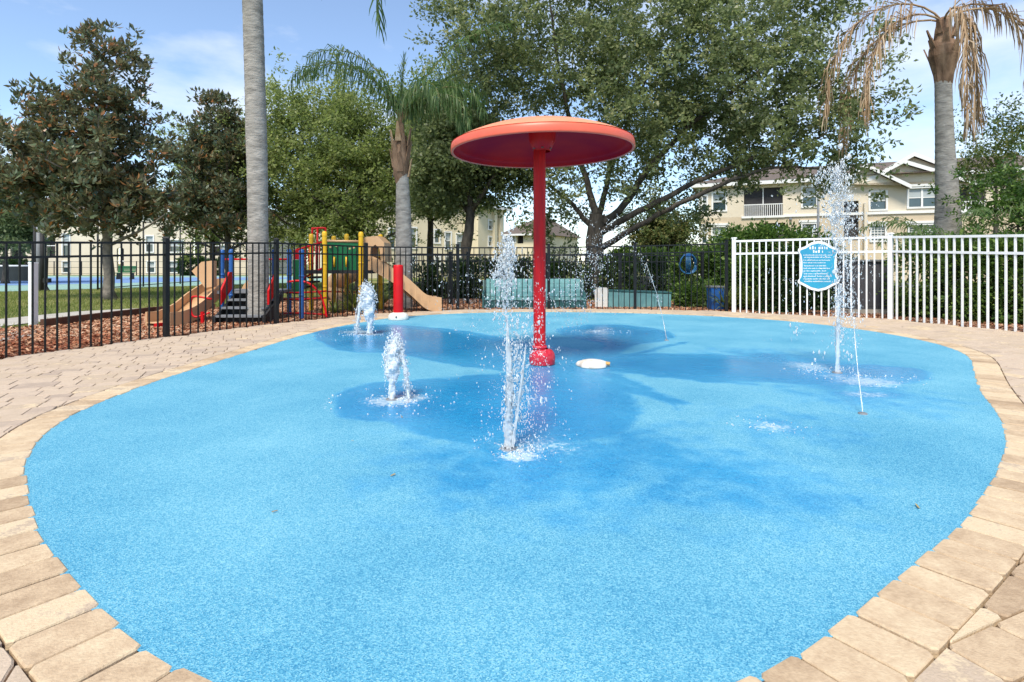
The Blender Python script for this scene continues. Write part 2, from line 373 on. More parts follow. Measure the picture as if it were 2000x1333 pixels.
a_ = me.attributes.new('foam', 'FLOAT', 'POINT'); a_.data.foreach_set('value', foam.astype(np.float32))
a_ = me.attributes.new('damp', 'FLOAT', 'POINT'); a_.data.foreach_set('value', np.clip(damp, -1.5, 1.0).astype(np.float32))
# rubber
m = bpy.data.materials.new('blue_rubber'); m.use_nodes = True; n = m.node_tree.nodes; l = m.node_tree.links; p = n['Principled BSDF']
t = n.new("ShaderNodeTexCoord"); O = t.outputs['Object']
vo = n.new("ShaderNodeTexVoronoi"); vo.inputs['Scale'].default_value = 250; l.new(O, vo.inputs['Vector'])
sp = n.new("ShaderNodeSeparateColor"); l.new(vo.outputs['Color'], sp.inputs['Color'])
no = n.new("ShaderNodeTexNoise"); no.inputs['Scale'].default_value = 1.1; no.inputs['Detail'].default_value = 7; l.new(O, no.inputs['Vector'])
md = n.new("ShaderNodeTexNoise"); md.inputs['Scale'].default_value = 14; md.inputs['Detail'].default_value = 5; l.new(O, md.inputs['Vector'])
def math_(op, a, b_=None, c_=None):
    x = n.new("ShaderNodeMath"); x.operation = op
    for i, v in enumerate((a, b_, c_)):
        if v is None: continue
        if isinstance(v, (int, float)): x.inputs[i].default_value = v
        else: l.new(v, x.inputs[i])
    return x.outputs[0]
val = math_('MULTIPLY_ADD', sp.outputs[0], 0.74, math_('MULTIPLY_ADD', no.outputs['Fac'], 0.75, math_('MULTIPLY_ADD', md.outputs['Fac'], 0.12, -0.33)))
cr = n.new("ShaderNodeValToRGB"); e = cr.color_ramp.elements
e[0].position = 0.0; e[0].color = (0.030, 0.205, 0.37, 1); e[1].position = 1.0; e[1].color = (0.30, 0.58, 0.66, 1)
k = e.new(0.5); k.color = (0.118, 0.385, 0.53, 1)
l.new(val, cr.inputs['Fac'])
aw = n.new("ShaderNodeAttribute"); aw.attribute_name = 'wet'; ad = n.new("ShaderNodeAttribute"); ad.attribute_name = 'damp'
wn1 = n.new("ShaderNodeTexNoise"); wn1.inputs['Scale'].default_value = 5; wn1.inputs['Detail'].default_value = 6; l.new(O, wn1.inputs['Vector'])
wf = math_('MULTIPLY_ADD', wn1.outputs['Fac'], 0.22, math_('ADD', aw.outputs['Fac'], -0.11))
wr = n.new("ShaderNodeMapRange"); wr.interpolation_type = 'SMOOTHSTEP'; wr.inputs['From Min'].default_value = -0.05; wr.inputs['From Max'].default_value = 0.05; wr.inputs['To Max'].default_value = 0.78
l.new(wf, wr.inputs['Value'])
df = math_('MULTIPLY_ADD', wn1.outputs['Fac'], 1.6, math_('ADD', ad.outputs['Fac'], -1.0))
dr = n.new("ShaderNodeMapRange"); dr.interpolation_type = 'SMOOTHSTEP'; dr.inputs['From Min'].default_value = -0.25; dr.inputs['From Max'].default_value = 0.75; dr.inputs['To Max'].default_value = 0.85
l.new(df, dr.inputs['Value'])
wr2 = n.new("ShaderNodeMapRange"); wr2.interpolation_type = 'SMOOTHSTEP'; wr2.inputs['From Min'].default_value = 0.0; wr2.inputs['From Max'].default_value = 0.55; wr2.inputs['To Max'].default_value = 0.22
l.new(wf, wr2.inputs['Value'])
wet_f = math_('MAXIMUM', math_('ADD', wr.outputs[0], wr2.outputs[0]), dr.outputs[0])
wc = n.new("ShaderNodeMixRGB"); wc.blend_type = 'MULTIPLY'; wc.inputs['Color2'].default_value = (0.10, 0.66, 1.0, 1)
l.new(math_('MULTIPLY', wet_f, 0.95), wc.inputs['Fac']); l.new(cr.outputs['Color'], wc.inputs['Color1']); 
af = n.new("ShaderNodeAttribute"); af.attribute_name = 'foam'
fn1 = n.new("ShaderNodeTexNoise"); fn1.inputs['Scale'].default_value = 26; fn1.inputs['Detail'].default_value = 8; fn1.inputs['Distortion'].default_value = 1.2; l.new(O, fn1.inputs['Vector'])
ff = n.new("ShaderNodeMapRange"); ff.interpolation_type = 'SMOOTHSTEP'; ff.inputs['From Min'].default_value = 0.92; ff.inputs['From Max'].default_value = 1.25; ff.inputs['To Max'].default_value = 0.6
l.new(math_('ADD', af.outputs['Fac'], fn1.outputs['Fac']), ff.inputs['Value'])
fm = n.new("ShaderNodeMixRGB"); fm.inputs['Color2'].default_value = (0.66, 0.76, 0.80, 1)
l.new(ff.outputs[0], fm.inputs['Fac']); l.new(wc.outputs['Color'], fm.inputs['Color1']); l.new(fm.outputs['Color'], p.inputs['Base Color'])
l.new(math_('MULTIPLY_ADD', wet_f, -0.70, 0.85), p.inputs['Roughness'])
l.new(math_('MULTIPLY_ADD', wet_f, 0.22, 0.2), p.inputs['Specular IOR Level'])
bp = n.new("ShaderNodeBump"); bp.inputs['Distance'].default_value = 0.003
l.new(math_('MULTIPLY_ADD', wet_f, -0.55, 0.7), bp.inputs['Strength']); l.new(vo.outputs['Distance'], bp.inputs['Height'])
rp = n.new("ShaderNodeTexNoise"); rp.inputs['Scale'].default_value = 16; rp.inputs['Detail'].default_value = 3; rp.inputs['Distortion'].default_value = 0.6; l.new(O, rp.inputs['Vector'])
bp2 = n.new("ShaderNodeBump"); bp2.inputs['Distance'].default_value = 0.012; l.new(math_('MULTIPLY', wet_f, 0.45), bp2.inputs['Strength']); l.new(rp.outputs['Fac'], bp2.inputs['Height']); l.new(bp.outputs['Normal'], bp2.inputs['Normal'])
l.new(bp2.outputs['Normal'], p.inputs['Normal'])
pad = struct(link('splash_pad_surface', me, m, None, True))

# ------------------------------------------------------------------ pavers
M_paver = ramp_mat('paver', [(0.0, (0.38, 0.265, 0.165, 1)), (0.2, (0.53, 0.39, 0.25, 1)), (0.4, (0.65, 0.51, 0.335, 1)), (0.5, (0.46, 0.355, 0.255, 1)), (0.75, (0.55, 0.43, 0.32, 1)), (1.0, (0.40, 0.31, 0.24, 1))], 0.9, noise=0.55, nscale=12)
_n = M_paver.node_tree.nodes; _l = M_paver.node_tree.links
_t = _n.new("ShaderNodeTexCoord"); _x = _n.new("ShaderNodeTexNoise"); _x.inputs['Scale'].default_value = 130; _x.inputs['Detail'].default_value = 6
_b = _n.new("ShaderNodeBump"); _b.inputs['Strength'].default_value = 0.5; _b.inputs['Distance'].default_value = 0.006
_l.new(_t.outputs['Object'], _x.inputs['Vector']); _l.new(_x.outputs['Fac'], _b.inputs['Height']); _l.new(_b.outputs['Normal'], _n['Principled BSDF'].inputs['Normal'])
M_joint = mat('joint_sand', (0.07, 0.055, 0.042, 1), (0.035, 0.028, 0.022, 1), 40, 0.95)
dk = sheet('paver_deck', DECK, -0.026, M_joint)
def paver_mesh(poly, jit=0.003, ch=0.005):
    """convex polygon in plan -> chamfered block"""
    P = np.array(poly); c = P.mean(0); n = len(P)
    # rounded, slightly uneven outline: cut each corner
    Q = []
    for i in range(n):
        a, p_, d = P[i - 1], P[i], P[(i + 1) % n]
        la, ld = np.linalg.norm(a - p_), np.linalg.norm(d - p_)
        r = 0.013
        if la > 3 * r and ld > 3 * r:
            Q += [p_ + (a - p_) / la * r, p_ + (d - p_) / ld * r]
        else: Q.append(p_)
    Q = np.array(Q) + rng.normal(0, jit * 0.4, (len(Q), 2)); k = len(Q)
    zt = rng.normal(0, 0.0012); tilt = rng.normal(0, 0.005, 2)
    ins = []
    for v in Q:
        d = c - v; ins.append(v + d / (np.linalg.norm(d) + 1e-9) * ch)
    ins = np.array(ins)
    zz = lambda q, z: z + (q - c) @ tilt
    V = [(v[0], v[1], -0.05) for v in Q] + [(v[0], v[1], zz(v, zt - 0.005)) for v in Q] + [(v[0], v[1], zz(v, zt)) for v in ins]
    Fc = [tuple(range(2 * k, 3 * k))]
    for i in range(k):
        j = (i + 1) % k; Fc += [(i, j, k + j, k + i), (k + i, k + j, 2 * k + j, 2 * k + i)]
    return V, Fc
def area(P):
    P = np.array(P); return 0.5 * np.sum(P[:, 0] * np.roll(P[:, 1], -1) - np.roll(P[:, 0], -1) * P[:, 1])
def clip(poly, p0, nrm):
    """keep the side where (p-p0).nrm >= 0"""
    o = []
    for i in range(len(poly)):
        a, b_ = poly[i - 1], poly[i]; da = (a - p0) @ nrm; db = (b_ - p0) @ nrm
        if (da >= 0) != (db >= 0): o.append(a + (b_ - a) * da / (da - db))
        if db >= 0: o.append(b_)
    return o
pieces = []
# coping course along the pad
dep = 0.205
ring = resample(OUTLINE, 0.158); _tt = np.roll(ring, -1, 0) - np.roll(ring, 1, 0); _tt /= np.linalg.norm(_tt, axis=1)[:, None]; rn = np.c_[_tt[:, 1], -_tt[:, 0]]
for i in range(len(ring)):
    j = (i + 1) % len(ring); w = _tt[i] * 0.0046; w2 = _tt[j] * 0.0046; ex = rng.uniform(-0.001, 0.014)
    poly = [ring[i] + w - rn[i] * (0.004 + ex), ring[i] + w + rn[i] * dep, ring[j] - w2 + rn[j] * dep, ring[j] - w2 - rn[j] * (0.004 + ex)]
    poly = [np.array(q_) for q_ in poly]
    if area(poly) < 0: poly = poly[::-1]
    pieces.append((poly, float(np.clip(rng.normal(0.26, 0.12), 0.02, 0.44))))
# field
dpoly = np.array(DECK)
ang = R(24); U = np.array([math.cos(ang), math.sin(ang)]); Vv = np.array([-U[1], U[0]])
cand = []
v = -9.0
while v < 14:
    hgt = random.choice((0.15, 0.15, 0.23)); u = -9.0 + random.uniform(0, 0.2)
    while u < 14:
        ln = random.choice((0.15, 0.23, 0.23, 0.30)); g_ = 0.0028
        c0 = U * u + Vv * v
        cand.append([c0 + U * g_ + Vv * g_, c0 + U * (ln - g_) + Vv * g_, c0 + U * (ln - g_) + Vv * (hgt - g_), c0 + U * g_ + Vv * (hgt - g_)])
        u += ln
    v += hgt
cand = np.array(cand); ctr = cand.mean(1)
ok = in_poly(ctr, DECK) & (ctr[:, 1] > -1.3)
cand = cand[ok]
flat = cand.reshape(-1, 2); sdc = np.empty(len(flat)); nix = np.empty(len(flat), int)
for k in range(0, len(flat), 4000): sdc[k:k + 4000], nix[k:k + 4000] = sd_outline(flat[k:k + 4000])
sdc = sdc.reshape(-1, 4); nix = nix.reshape(-1, 4)
segs = [(np.array(a), np.array(b_)) for a, b_ in zip(FENCE_B[:-1], FENCE_B[1:])] + [(np.array(a), np.array(b_)) for a, b_ in zip(FENCE_W[:-1], FENCE_W[1:])]
for poly, sd_, ni in zip(cand, sdc, nix):
    if (sd_ < dep + 0.004).all(): continue
    P = [np.array(q_) for q_ in poly]
    if (sd_ < dep + 0.006).any():
        c_ = np.mean(P, 0); i = sd_outline(c_)[1][0]
        P = clip(P, OUTLINE[i] + NORM[i] * (dep + 0.006), NORM[i])
        if len(P) < 3 or area(P) < 0.002: continue
    c_ = np.mean(P, 0)
    for a, b_ in segs:
        d = b_ - a; L = np.linalg.norm(d); d = d / L; s = (c_ - a) @ d
        if -0.3 < s < L + 0.3:
            nr = np.array([d[1], -d[0]])      # towards the pad
            if abs((c_ - a) @ nr) < 0.4: P = clip(P, a - nr * 0.03, nr)
            if len(P) < 3: break
    if len(P) < 3 or area(P) < 0.002: continue
    lo_, hi_ = (0.5, 1.0)
    tn = rng.normal(0.74, 0.13) if c_[0] < 0 else (rng.normal(0.66, 0.14) if c_[1] > 3 else rng.normal(0.3, 0.16))
    pieces.append((P, float(np.clip(tn, 0.05, 0.98))))
def shown(P):
    c_ = np.mean(P, 0)
    if c_[1] < 1.36 or abs(c_[0]) > c_[1] * 0.915: return 0
    return area(P) / c_[1] ** 3
pieces.sort(key=lambda q_: -shown(q_[0]))
BV, BF, BT = [], [], []
for i, (P, tn) in enumerate(pieces):
    V_, F_ = paver_mesh(P)
    if i < 298:
        me = bpy.data.meshes.new('paver'); me.from_pydata(V_, [], F_)
        a_ = me.attributes.new('tint', 'FLOAT', 'FACE'); a_.data.foreach_set('value', np.full(len(F_), tn, np.float32))
        link('paver', me, M_paver, dk)
    else:
        o_ = len(BV); BV += V_; BF += [tuple(k + o_ for k in f) for f in F_]; BT += [tn] * len(F_)
me = bpy.data.meshes.new('far_pavers'); me.from_pydata(BV, [], BF)
a_ = me.attributes.new('tint', 'FLOAT', 'FACE'); a_.data.foreach_set('value', np.array(BT, np.float32))
struct(link('far_pavers', me, M_paver, dk), 'stuff')

# ------------------------------------------------------------------ mulch chips, grass blades, fallen leaves
def scatter_quads(name, P, size, asp, M, tint, tiltz=0.5, up=0.0, kind='stuff'):
    N = len(P); az = rng.uniform(0, 2 * np.pi, N); L = size * rng.uniform(0.5, 1.4, N)
    d = np.c_[np.cos(az), np.sin(az), rng.normal(0, tiltz, N)]; d /= np.linalg.norm(d, axis=1)[:, None]
    s = np.cross(d, np.c_[rng.normal(0, 0.4, N), rng.normal(0, 0.4, N), np.ones(N)]); s /= np.linalg.norm(s, axis=1)[:, None]
    a = d * (L / 2)[:, None]; s = s * (L * asp / 2)[:, None]
    V = np.stack([P - a - s, P + a - s * 0.6, P + a + s * 0.7, P - a + s], 1).reshape(-1, 3)
    return struct(quads_obj(name, V, np.arange(4 * N).reshape(N, 4), M, tint=tint), kind)
def pts_in(poly, N):
    poly = np.array(poly); lo, hi = poly.min(0), poly.max(0); o = np.empty((0, 2))
    while len(o) < N:
        p_ = rng.uniform(lo, hi, (N * 2, 2)); o = np.vstack([o, p_[in_poly(p_, poly)]])
    return o[:N]
M_chip = ramp_mat('mulch_chips', [(0, (0.14, 0.04, 0.02, 1)), (0.35, (0.36, 0.12, 0.055, 1)), (0.65, (0.46, 0.25, 0.14, 1)), (1, (0.66, 0.48, 0.33, 1))], 0.9)
mp_ = pts_in(mul, 90000)
keep = sd_poly(mp_, DECK) < 0.0
mp_ = mp_[keep]
N = len(mp_)
tn = np.clip(rng.normal(0.58, 0.22, N) - 0.24 * (mp_[:, 1] < 8.0 + 0.4 * np.sin(mp_[:, 0] * 5)), 0, 1)
scatter_quads('mulch_chips', np.c_[mp_, GZ + 0.016 + rng.uniform(0, 0.022, N)], 0.055, 0.4, M_chip, tn, 0.35)
M_blade = ramp_mat('grass_blades', [(0, (0.12, 0.17, 0.04, 1)), (0.6, (0.27, 0.29, 0.09, 1)), (1, (0.50, 0.43, 0.21, 1))], 0.8, 0.5)
gpoly = [(-22, 9.5), (-8.6, 9.3), (-7.8, 12.3), (-6.5, 15.8), (-3, 17.2), (3, 17), (6, 24), (-10, 31), (-19, 20.8), (-26, 20.8)]
gp = pts_in(gpoly, 70000); 
pm = in_poly(gp, pth) | in_poly(gp, mul)
gp = gp[~pm]; N = len(gp)
az = rng.uniform(0, 6.28, N); hh = rng.uniform(0.04, 0.10, N); w = np.c_[np.cos(az), np.sin(az), np.zeros(N)] * 0.012
ln = rng.normal(0, 0.03, (N, 3)); ln[:, 2] = hh
B0 = np.c_[gp, np.full(N, GZ)]
V = np.stack([B0 - w, B0 + w, B0 + ln], 1).reshape(-1, 3)
big = np.sin(gp[:, 0] * 0.9) * np.cos(gp[:, 1] * 0.7 + 1)
struct(quads_obj('grass_blades', V, np.arange(3 * N).reshape(N, 3), M_blade, tint=np.clip(rng.normal(0.45, 0.2, N) + 0.25 * big, 0, 1)), 'stuff')

# ------------------------------------------------------------------ fences
def lerp(a, b_, t): return tuple(x + (y - x) * t for x, y in zip(a, b_))
def fence(name, label, pts, tops, material, post_w, pick_w, gap, rail2, post_up, rail_w, zbot=-0.03):
    root = thing(name, label, 'fence', (pts[0][0], pts[0][1], 0))
    npk = 0
    for i, (p_, tz) in enumerate(zip(pts, tops)):
        m_ = MB().box((p_[0], p_[1], (tz + post_up + zbot) / 2), (post_w, post_w, tz + post_up - zbot), rz=math.atan2(pts[min(i + 1, len(pts) - 1)][1] - pts[max(i - 1, 0)][1], pts[min(i + 1, len(pts) - 1)][0] - pts[max(i - 1, 0)][0]))
        po = build('post', m_, material, root)
        c_ = MB().box((p_[0], p_[1], tz + post_up + 0.012), (post_w + 0.016, post_w + 0.016, 0.022), taper=0.82, rz=0.3)
        build('cap', c_, material, po)
    for i in range(len(pts) - 1):
        a, b_ = Vector(pts[i] + (0,)), Vector(pts[i + 1] + (0,)); L = (b_ - a).length; rz = math.atan2(b_.y - a.y, b_.x - a.x)
        for off in (0.0, rail2):
            za, zb = tops[i] - off - rail_w / 2, tops[i + 1] - off - rail_w / 2
            mid = (a + b_) / 2; pitch = math.atan2(zb - za, L)
            build('rail', MB().box((mid.x, mid.y, (za + zb) / 2), (L - post_w, rail_w, rail_w), rz=rz, ry=-pitch), material, root)
        k = int(round(L / gap))
        for j in range(1, k):
            t = j / k; x, y = a.x + (b_.x - a.x) * t, a.y + (b_.y - a.y) * t; z1 = tops[i] + (tops[i + 1] - tops[i]) * t - 0.006
            build('picket', MB().box((x, y, (z1 + zbot) / 2), (pick_w, pick_w, z1 - zbot), rz=rz), material, root, fix=False)
    return root
fence('metal_fence', 'black metal picket fence curving along the paver deck before the playground', FENCE_B[0:], [1.27, 1.29, 1.36, 1.42, 1.41, 1.42, 1.43, 1.46, 1.50], M_black, 0.065, 0.017, 0.125, 0.17, 0.05, 0.028)
fence('metal_fence', 'white metal picket fence with the blue sign on the right of the deck', FENCE_W, [1.55, 1.57, 1.49, 1.47], M_white, 0.075, 0.026, 0.128, 0.27, 0.04, 0.042)
# second, lower black fence behind the first
FB2 = [(-2.75, 13.9), (-1.58, 14.4), (-1.15, 14.6), (0.9, 15.1), (2.9, 15.1), (5.0, 14.8)]
fence('metal_fence', 'low black picket fence standing behind the benches and the curved fence', FB2, [1.30, 1.30, 1.30, 1.28, 1.28, 1.28], M_black, 0.075, 0.017, 0.115, 0.17, 0.03, 0.028)

# ------------------------------------------------------------------ mushroom shower
mc = G(1059, 711); mz = 2.21; MR = 0.945
mush = thing('mushroom_shower', 'tall red mushroom water feature with faded dome in the middle of the splash pad', 'water feature', (mc[0], mc[1], 0))
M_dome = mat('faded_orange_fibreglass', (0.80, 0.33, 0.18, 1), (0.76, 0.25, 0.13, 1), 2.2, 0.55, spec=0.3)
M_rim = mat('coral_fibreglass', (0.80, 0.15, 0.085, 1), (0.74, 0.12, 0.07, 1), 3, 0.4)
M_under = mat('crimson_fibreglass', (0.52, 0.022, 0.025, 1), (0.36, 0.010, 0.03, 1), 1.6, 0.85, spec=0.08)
cx_, cy_ = mc[0], mc[1]
M_redw = mat('wet_red_paint', (0.60, 0.03, 0.05, 1), (0.48, 0.015, 0.03, 1), 30, 0.25)
tilt = Matrix.Rotation(R(1.1), 3, 'Y').inverted()
def tilted(mb):
    mb.v = [tuple(Vector((cx_, cy_, mz)) + tilt @ (Vector(v) - Vector((cx_, cy_, mz)))) for v in mb.v]; return mb
prof = [(MR * q_, 0.088 + 0.225 * (1 - q_ ** 2.1)) for q_ in (1.0, 0.985, 0.96, 0.92, 0.86, 0.78, 0.68, 0.56, 0.44, 0.32, 0.2, 0.1, 0.002)]
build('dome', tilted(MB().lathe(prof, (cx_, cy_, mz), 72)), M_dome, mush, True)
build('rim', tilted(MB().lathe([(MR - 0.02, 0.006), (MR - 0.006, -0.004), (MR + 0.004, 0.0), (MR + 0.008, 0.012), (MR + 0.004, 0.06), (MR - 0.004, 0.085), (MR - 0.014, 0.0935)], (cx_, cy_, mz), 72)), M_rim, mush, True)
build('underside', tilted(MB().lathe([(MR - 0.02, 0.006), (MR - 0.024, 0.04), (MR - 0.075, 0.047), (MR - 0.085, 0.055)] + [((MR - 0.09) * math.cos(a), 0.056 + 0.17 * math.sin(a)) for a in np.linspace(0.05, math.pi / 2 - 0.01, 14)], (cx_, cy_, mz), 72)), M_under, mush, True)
hub = build('hub', MB().lathe([(0.085, -0.02), (0.088, 0.005), (0.10, 0.008), (0.135, 0.09), (0.15, 0.21)], (cx_, cy_, mz + 0.03), 32), M_red, mush, True)
for k in range(6):
    a = k * math.pi / 3 + 0.5
    build('bolt', MB().lathe([(0.001, 0.012), (0.011, 0.01), (0.012, 0.0)], (cx_ + 0.098 * math.cos(a), cy_ + 0.098 * math.sin(a), mz + 0.03), 8), M_grey, hub)
M_pole = mat('weathered_red_pole', (0.60, 0.005, 0.009, 1), (0.44, 0.006, 0.012, 1), 6, 0.5, spec=0.3, stretch=(7, 7, 0.5), lo=0.4, hi=0.6)
build('pole', MB().lathe([(0.064, 0.02), (0.064, mz + 0.05)], (cx_ - 0.028, cy_, 0), 32), M_pole, mush, True)
build('pole_collar', MB().lathe([(0.066, -0.03), (0.078, -0.028), (0.078, 0.0), (0.066, 0.004)], (cx_ - 0.028, cy_, 0.19), 32), M_redw, mush, True)
build('base_cover', MB().lathe([(0.13, 0.0), (0.135, 0.03), (0.136, 0.07), (0.128, 0.11), (0.108, 0.14), (0.082, 0.155), (0.066, 0.158)], (cx_, cy_, 0.002), 32), M_redw, mush, True)

# red water bollard with white foot
rb = G(778, 624); rbr = thing('water_bollard', 'short red bollard on a round white foot at the far left pad edge', 'water feature', (rb[0], rb[1], 0))
s_ = rb[1] / F
build('column', MB().lathe([(9.6 * s_, 0.06), (9.6 * s_, 103 * s_), (8.6 * s_, 106 * s_), (0.001, 106.5 * s_)], rb, 24), M_red, rbr, True)
M_foot = mat('white_fibreglass', (0.78, 0.76, 0.70, 1), (0.66, 0.64, 0.58, 1), 8, 0.5)
build('foot', MB().lathe([(19.5 * s_, 0.0), (20 * s_, 0.03), (19 * s_, 0.075), (15 * s_, 0.115), (10 * s_, 0.13), (9.7 * s_, 0.131)], rb, 28), M_foot, rbr, True)
build('bolt', MB().lathe([(0.018, -0.01), (0.018, 0.012), (0.001, 0.014)], (rb[0], rb[1] - 19.5 * s_, 0.06), 8), M_dark, rbr)

# white nozzle cover lying on the pad
nc = G(1157, 715); nv = thing('nozzle_cover', 'scuffed white nozzle cover lying flat on the wet pad beside the mushroom pole', 'nozzle cover', (nc[0], nc[1], 0))
mb = MB().lathe([(0.155, 0.0), (0.158, 0.018), (0.14, 0.04), (0.09, 0.058), (0.03, 0.064), (0.001, 0.065)], nc, 28)
mb.v = [(nc[0] + (x - nc[0]) * (1.0 + 0.1 * math.sin(5 * math.atan2(y - nc[1], x - nc[0]))), y, z) for x, y, z in mb.v]
M_wcov = mat('scuffed_white', (0.75, 0.72, 0.66, 1), (0.50, 0.42, 0.32, 1), 9, 0.55, lo=0.3, hi=0.5)
build('shell', mb, M_wcov, nv, True)
M_orng = mat('orange_plastic', (0.65, 0.35, 0.10, 1), (0.55, 0.28, 0.08, 1), 4, 0.5)
build('side_port', MB().tube([(nc[0] + 0.135, nc[1] - 0.02, 0.03), (nc[0] + 0.175, nc[1] - 0.03, 0.026)], 0.018, 8), M_orng, nv)
for dx, dy in ((-0.06, -0.10), (0.03, -0.12)):
    build('screw_hole', MB().lathe([(0.012, 0.0), (0.012, 0.006), (0.001, 0.007)], (nc[0] + dx, nc[1] + dy, 0.036), 8), M_dark, nv)

# ------------------------------------------------------------------ water jets
m = bpy.data.materials.new('aerated_water'); m.use_nodes = True; n = m.node_tree.nodes; l = m.node_tree.links; p = n['Principled BSDF']
p.inputs['Base Color'].default_value = (0.93, 0.96, 0.98, 1); p.inputs['Roughness'].default_value = 0.08; p.inputs['IOR'].default_value = 1.33
p.inputs['Transmission Weight'].default_value = 0.6; p.inputs['Specular IOR Level'].default_value = 0.6
M_water = m
m = bpy.data.materials.new('foam'); m.use_nodes = True; p = m.node_tree.nodes['Principled BSDF']
p.inputs['Base Color'].default_value = (0.85, 0.90, 0.94, 1); p.inputs['Roughness'].default_value = 0.3; p.inputs['Transmission Weight'].default_value = 0.25; p.inputs['IOR'].default_value = 1.33
M_foam = m
_bm = bmesh.new(); bmesh.ops.create_icosphere(_bm, subdivisions=1, radius=1.0)
ICV = np.array([v.co[:] for v in _bm.verts]); ICF = np.array([[v.index for v in f.verts] for f in _bm.faces]); _bm.free()
def drops(name, P, S, material, parent, stretch=None):
    """P (N,3) centres, S (N,) radii, stretch (N,3)"""
    st_ = np.ones((len(P), 3)) if stretch is None else stretch
    if name != 'splash_foam':      # each lump breaks into several smaller drops
        k_ = 3; P = np.repeat(P, k_, 0) + rng.normal(0, 1.0, (len(P) * k_, 3)) * np.repeat(S, k_)[:, None] * [1.1, 1.1, 2.0]; st_ = np.repeat(st_, k_, 0); S = np.repeat(S, k_) * rng.uniform(0.15, 0.48, len(P)); st_ = st_ * [1, 1, 1.25]
        P[:, 2] = np.maximum(P[:, 2], 0.008)
    N = len(P)
    jit = 1 + rng.normal(0, 0.22, (N, len(ICV), 1))
    V = P[:, None, :] + ICV[None] * jit * (S[:, None] * st_)[:, None, :]
    Q = (ICF[None] + (np.arange(N) * len(ICV))[:, None, None]).reshape(-1, 3)
    return struct(quads_obj(name, V.reshape(-1, 3), Q, material, parent, smooth=True), 'stuff')
def column(name, pts, rad, parent, n=10, amp=0.35, sub=6, material=None):
    """lumpy water column"""
    P = np.array(pts, float); t = np.linspace(0, 1, len(P)); T = np.linspace(0, 1, len(P) * sub)
    C = np.c_[[np.interp(T, t, P[:, i]) for i in range(3)]].T; Rr = np.interp(T, t, rad)
    ring = []; ph = rng.uniform(0, 6.28, 6)
    for i, (c_, r_) in enumerate(zip(C, Rr)):
        for k in range(n):
            a = 2 * math.pi * k / n
            f_ = 1 + amp * (0.5 * math.sin(3 * a + ph[0] + T[i] * 9) + 0.5 * math.sin(2 * a + ph[1] - T[i] * 23) + rng.normal(0, 0.35))
            ring.append((c_[0] + r_ * f_ * math.cos(a), c_[1] + r_ * f_ * math.sin(a), c_[2] + rng.normal(0, 0.004)))
    m_ = len(C)
    Q = [(i * n + k, i * n + (k + 1) % n, (i + 1) * n + (k + 1) % n, (i + 1) * n + k) for i in range(m_ - 1) for k in range(n)]
    return quads_obj(name, ring, Q, material or M_water, parent, smooth=True)
def foam_ring(c, r0, r1, N, parent, sx=1.0, sy=1.0, size=0.008):
    N = max(20, N // 3); size *= 0.6
    a = rng.uniform(0, 6.28, N); r_ = rng.uniform(r0, r1, N) ** 1.0
    P = np.c_[c[0] + np.cos(a) * r_ * sx, c[1] + np.sin(a) * r_ * sy, np.full(N, 0.0)]
    S = size * rng.uniform(0.4, 1.8, N)
    drops('splash_foam', P, S, M_water, parent, np.c_[rng.uniform(0.8, 1.4, N), rng.uniform(0.8, 1.4, N), rng.uniform(0.5, 1.6, N)])
def nozzle(c, parent, k=1.0):
    build('nozzle', MB().lathe([(0.045 * k, -0.006), (0.045 * k, 0.004), (0.028 * k, 0.007), (0.024 * k, 0.002), (0.001, 0.001)], (c[0], c[1], 0), 20), M_grey, parent, True)
